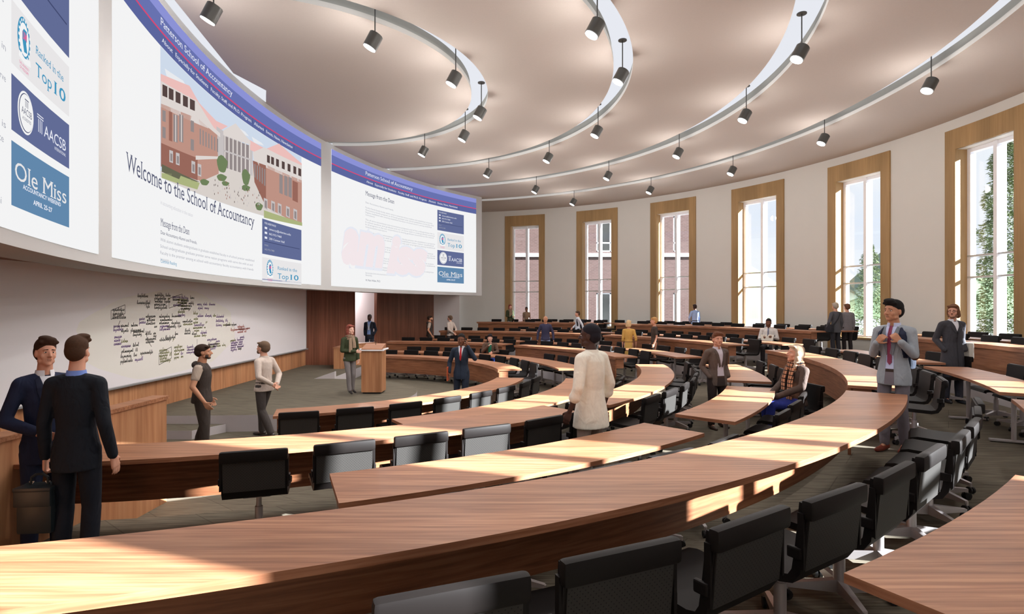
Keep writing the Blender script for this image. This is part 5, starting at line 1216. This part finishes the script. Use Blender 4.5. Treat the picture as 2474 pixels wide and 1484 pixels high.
# the man in the cream tunic, seen from behind
person('dark skinned man in loose cream tunic shirt seen from behind, standing in the near aisle', W(1428, 6.1), 6.1, LZ[1], 42, 1.83, 'dark', dict(elL=(-.27, -.06, 1.12), wrL=(-.31, .02, .88), elR=(.25, -.05, 1.12), wrR=(.26, .04, .88)), ('tunic', (246, 240, 226), {'sleeve': .42}), ('suit', (168, 150, 140)), (60, 50, 44), ('buzz', (34, 32, 40)), (26, 0, 0), detail=2, curl=(.5, .5), fat=1.25)
person('blonde woman in yellow belted dress seen from behind', W(1519, 17.9), 17.9, LZ[1], -14, 1.59, 'light', dict(wrR=(.25, .04, .90), elR=(.25, -.05, 1.14)), ('dress', (206, 166, 92), {'sleeve': .3, 'belt': (150, 112, 62)}), None, (70, 50, 40), ('bob', (218, 188, 146)), (-18, 0, 0), detail=1, female=True)
person('woman with short fair hair in dark grey dress, facing left', W(1581, 17.6), 17.6, LZ[1], 88, 1.69, 'light', dict(wrL=(-.23, .06, .90), wrR=(.23, .05, .90)), ('dress', (70, 62, 58), {'sleeve': 0.0}), None, (50, 40, 38), ('short', (196, 150, 96)), (0, 0, 0), detail=1, female=True)
person('man in light blue shirt seen from behind at the third window', W(1679, 22.8), 22.8, LZ[3], 4, 1.55, 'brown', dict(elL=(-.27, -.02, 1.13), wrL=(-.2, .1, .95)), ('shirt', (150, 178, 222), {'belt': (30, 28, 30)}), ('suit', (38, 38, 46)), (30, 28, 28), ('short', (58, 46, 44)), detail=1)
person('young man in brown blazer and pale shirt, hands in his pockets, standing mid room', W(1732, 9.4), 9.4, LZ[1], -165, 1.585, 'light', dict(POCK, knR=(.12, .04, .5), anR=(.15, .06, .085)), ('jacket', (98, 84, 77), {'shirt': (206, 200, 212), 'v': .30, 'open': .062, 'strip': .055, 'belt': (70, 50, 42)}), ('suit', (54, 44, 42)), (64, 48, 40), ('quiff', (112, 76, 58)), (-14, 0, 0), detail=2, hands=(False, False), wid=1.1)
def x_book(root, patch, J, sc, T):
    for s_ in (-1, 1):
        m = MB(); m.box((s_*.085, .36, .78), (.17, .008, .24), M=None); ang(m, sc)
        bmesh.ops.rotate(m.bm, verts=m.bm.verts, cent=(0, .36*sc, .78*sc), matrix=Matrix.Rotation(rad(s_*14), 3, 'Z') @ Matrix.Rotation(rad(35), 3, 'X')); m.build('newspaper_page', mat('newsprint', srgb(214, 208, 196), .9), root)
person('seated man in white shirt and grey tie reading a paper by the far desk', W(1857, 17.3), 17.3, LZ[2], 150, 1.80, 'brown', dict(SIT, wrL=(-.13, .30, .80), wrR=(.13, .30, .78)), ('shirt', (226, 222, 218), {'tie': (120, 126, 150), 'tl': .24}), ('suit', (60, 56, 60)), (30, 28, 28), ('buzz', (44, 34, 34)), (0, -14, 0), extra=x_book, detail=1, seated=True)
chair_xy(W(1857, 17.3), 17.3, 2, 150, 'black office chair under the reading man', 'occupied chairs', False)
chair_xy(W(1925, 8.5)-.03, 8.5, 1, 96, 'black office chair under the seated blonde woman', 'occupied chairs')
# the seated blonde woman
def x_check(root, patch, J, sc, T):
    N_ = J['nb']; m = MB()
    for k, (r, z) in enumerate(((.088, .045), (.098, .01), (.106, -.03))):
        n = 18; pts = [(N_[0]+r*cos(2*pi*i/n+k), N_[1]+.01+r*.92*sin(2*pi*i/n+k), N_[2]+z+.012*sin(4*pi*i/n+k)) for i in range(n+1)]; m.tube(pts, .027, n=9)
    m.loft([((-.05, N_[1]+.10, N_[2]-.02), .05, .022), ((-.075, N_[1]+.15, N_[2]-.22), .06, .02), ((-.08, N_[1]+.17, N_[2]-.46), .065, .014)], n=14)
    m.loft([((.06, N_[1]+.10, N_[2]-.02), .045, .022), ((.07, N_[1]+.15, N_[2]-.18), .05, .02), ((.07, N_[1]+.16, N_[2]-.34), .055, .014)], n=14)
    ang(m, sc); m.build('checked_scarf', CHECK, root, smooth=True)
def checkmat():
    m_ = bpy.data.materials.new('checked_wool'); m_.use_nodes = True; N = m_.node_tree; b = N.nodes['Principled BSDF']; b.inputs['Roughness'].default_value = .9
    t = N.nodes.new('ShaderNodeTexCoord'); outs = []
    for ax in ('X', 'Z'):
        wv = N.nodes.new('ShaderNodeTexWave'); wv.bands_direction = ax; wv.inputs['Scale'].default_value = 6.5 if ax == 'X' else 5.2; N.links.new(t.outputs['Object'], wv.inputs['Vector'])
        r = N.nodes.new('ShaderNodeValToRGB'); r.color_ramp.interpolation = 'CONSTANT'; e = r.color_ramp.elements; e[0].color = (1, 1, 1, 1); e[1].position = .86; e[1].color = (.05, .04, .04, 1); N.links.new(wv.outputs['Fac'], r.inputs[0]); outs.append(r)
    mx = N.nodes.new('ShaderNodeMix'); mx.data_type = 'RGBA'; mx.blend_type = 'MULTIPLY'; mx.inputs['Factor'].default_value = 1; N.links.new(outs[0].outputs[0], mx.inputs['A']); N.links.new(outs[1].outputs[0], mx.inputs['B'])
    m2 = N.nodes.new('ShaderNodeMix'); m2.data_type = 'RGBA'; m2.blend_type = 'MULTIPLY'; m2.inputs['Factor'].default_value = 1; m2.inputs['B'].default_value = srgb(192, 138, 106); N.links.new(mx.outputs['Result'], m2.inputs['A']); N.links.new(m2.outputs['Result'], b.inputs['Base Color'])
    return m_
CHECK = checkmat()
SW = dict(SIT, knL=(-.10, .44, .52), knR=(.10, .42, .50), anL=(-.10, .52, .085), anR=(.08, .40, .085), wrL=(-.06, .36, .62), wrR=(.06, .38, .62), elL=(-.24, .08, .78), elR=(.24, .08, .78))
person('blonde woman in checked scarf, brown jacket and blue trousers sitting sideways on a chair', W(1925, 8.5), 8.5, LZ[1], 96, 1.88, 'light', SW, ('jacket', (84, 70, 64)), ('slim', (48, 62, 150)), 'boots', ('long', (186, 164, 142)), (-8, 8, 0), extra=x_check, detail=2, female=True, seated=True)
# two grey figures at the back, between the windows
def x_shoulder(root, patch, J, sc, T):
    m = MB(); m.box((-.24, .0, .92), (.12, .30, .26), bev=.03); ang(m, sc); m.build('shoulder_bag', cmat((44, 44, 50)), root, smooth=True)
    patch('bag_strap', [(.10, 1.44), (.07, 1.44), (-.18, .98), (-.15, .96)], (44, 44, 50), .016, back=True)
person('grey haired man with shoulder bag, seen from behind before the fifth window', W(2019, 16.4), 16.4, LZ[3], 12, 1.57, 'light', dict(elL=(-.27, -.02, 1.12), wrL=(-.26, .08, .92)), ('jacket', (84, 84, 90)), ('suit', (52, 52, 58)), (30, 28, 30), ('short', (176, 164, 150)), (-10, 0, 0), extra=x_shoulder, detail=1)
person('man with brown hair and light grey suit jacket, seen from behind before the fifth window', W(2047, 17.0), 17.0, LZ[3], -6, 1.54, 'light', {}, ('jacket', (128, 126, 132)), ('suit', (58, 52, 54)), (30, 28, 30), ('short', (108, 74, 56)), (8, 0, 0), detail=1)
# the man with the backpack straps
def x_straps(root, patch, J, sc, T):
    m = MB(); m.box((.02, -.21, 1.17), (.30, .17, .44), bev=.05); ang(m, sc); m.build('backpack', cmat((30, 38, 52)), root, smooth=True)
    for sx in (-1, 1): patch('backpack_strap', [(sx*.085, 1.465), (sx*.135, 1.44), (sx*.165, 1.26), (sx*.16, 1.10), (sx*.125, 1.10), (sx*.12, 1.26)], (36, 42, 66), .022, th_=.010)
    for s_ in 'L':
        m = MB(); m.ball((J['el'+s_][0], J['el'+s_][1]-.014, J['el'+s_][2]-.004), .047, (1, 1, 1.25), sub=3); ang(m, sc); m.build('elbow_patch', cmat((96, 62, 42)), root, smooth=True)
person('man in light grey blazer with pink tie holding his backpack straps, red brown shoes', W(2160, 6.75), 6.75, LZ[2], 124, 1.815, 'tan', dict(elL=(-.215, .03, 1.14), wrL=(-.13, .165, 1.29), elR=(.205, .03, 1.13), wrR=(.11, .17, 1.27), knR=(.10, .03, .5), anR=(.09, .02, .085), knL=(-.08, .0, .5), anL=(-.07, -.10, .085)), ('jacket', (156, 164, 172), {'shirt': (200, 210, 242), 'v': .30, 'open': .060, 'strip': .036, 'tie': (140, 62, 90), 'tl': .44, 'lapel': (120, 126, 136), 'belt': (58, 44, 38)}), ('slim', (120, 114, 122)), (132, 58, 42), ('quiff', (26, 24, 24)), (-16, 0, 0), extra=x_straps, detail=2, curl=(1.5, 1.5), hdir=((.5, .1, .55), (-.5, .1, .55)), pn=((.3, -1, 0), (-.3, -1, 0)))
# the man in the overcoat
def x_white(root, patch, J, sc, T):
    m = MB(); m.box((-.27, -.03, .93), (.10, .24, .30), bev=.04); ang(m, sc); m.build('white_bag', mat('canvas_white', srgb(214, 210, 200), .8), root, smooth=True)
    h = MB()
    for s_ in (-1, 1):
        n = 14; c = Vector(J['hc'])
        R = Matrix.Translation(c) @ Matrix.Rotation(rad(-46), 4, 'Z'); pts = [R @ Vector((s_*.030+.021*cos(2*pi*i/n), .094, .002+.017*sin(2*pi*i/n))) for i in range(n+1)]; h.tube(pts, .0022, n=5); h.tube([R @ Vector((s_*.051, .092, .004)), R @ Vector((s_*.078, .01, .004))], .002, n=5)
    ang(h, sc); h.build('glasses', M_CASTER, root)
person('man with brown hair, glasses and dark overcoat, white bag at his hip', W(2301, 10.2), 10.2, LZ[2], 176, 1.78, 'light', dict(POCK, knL=(-.09, .03, .5), anL=(-.09, .04, .085)), ('coat', (66, 66, 72), {'shirt': (226, 226, 232), 'v': .17}), ('suit', (54, 56, 66)), (40, 42, 50), ('medium', (112, 78, 56), (128, 92, 70)), (-46, 0, 0), extra=x_white, detail=2, hands=(False, False))
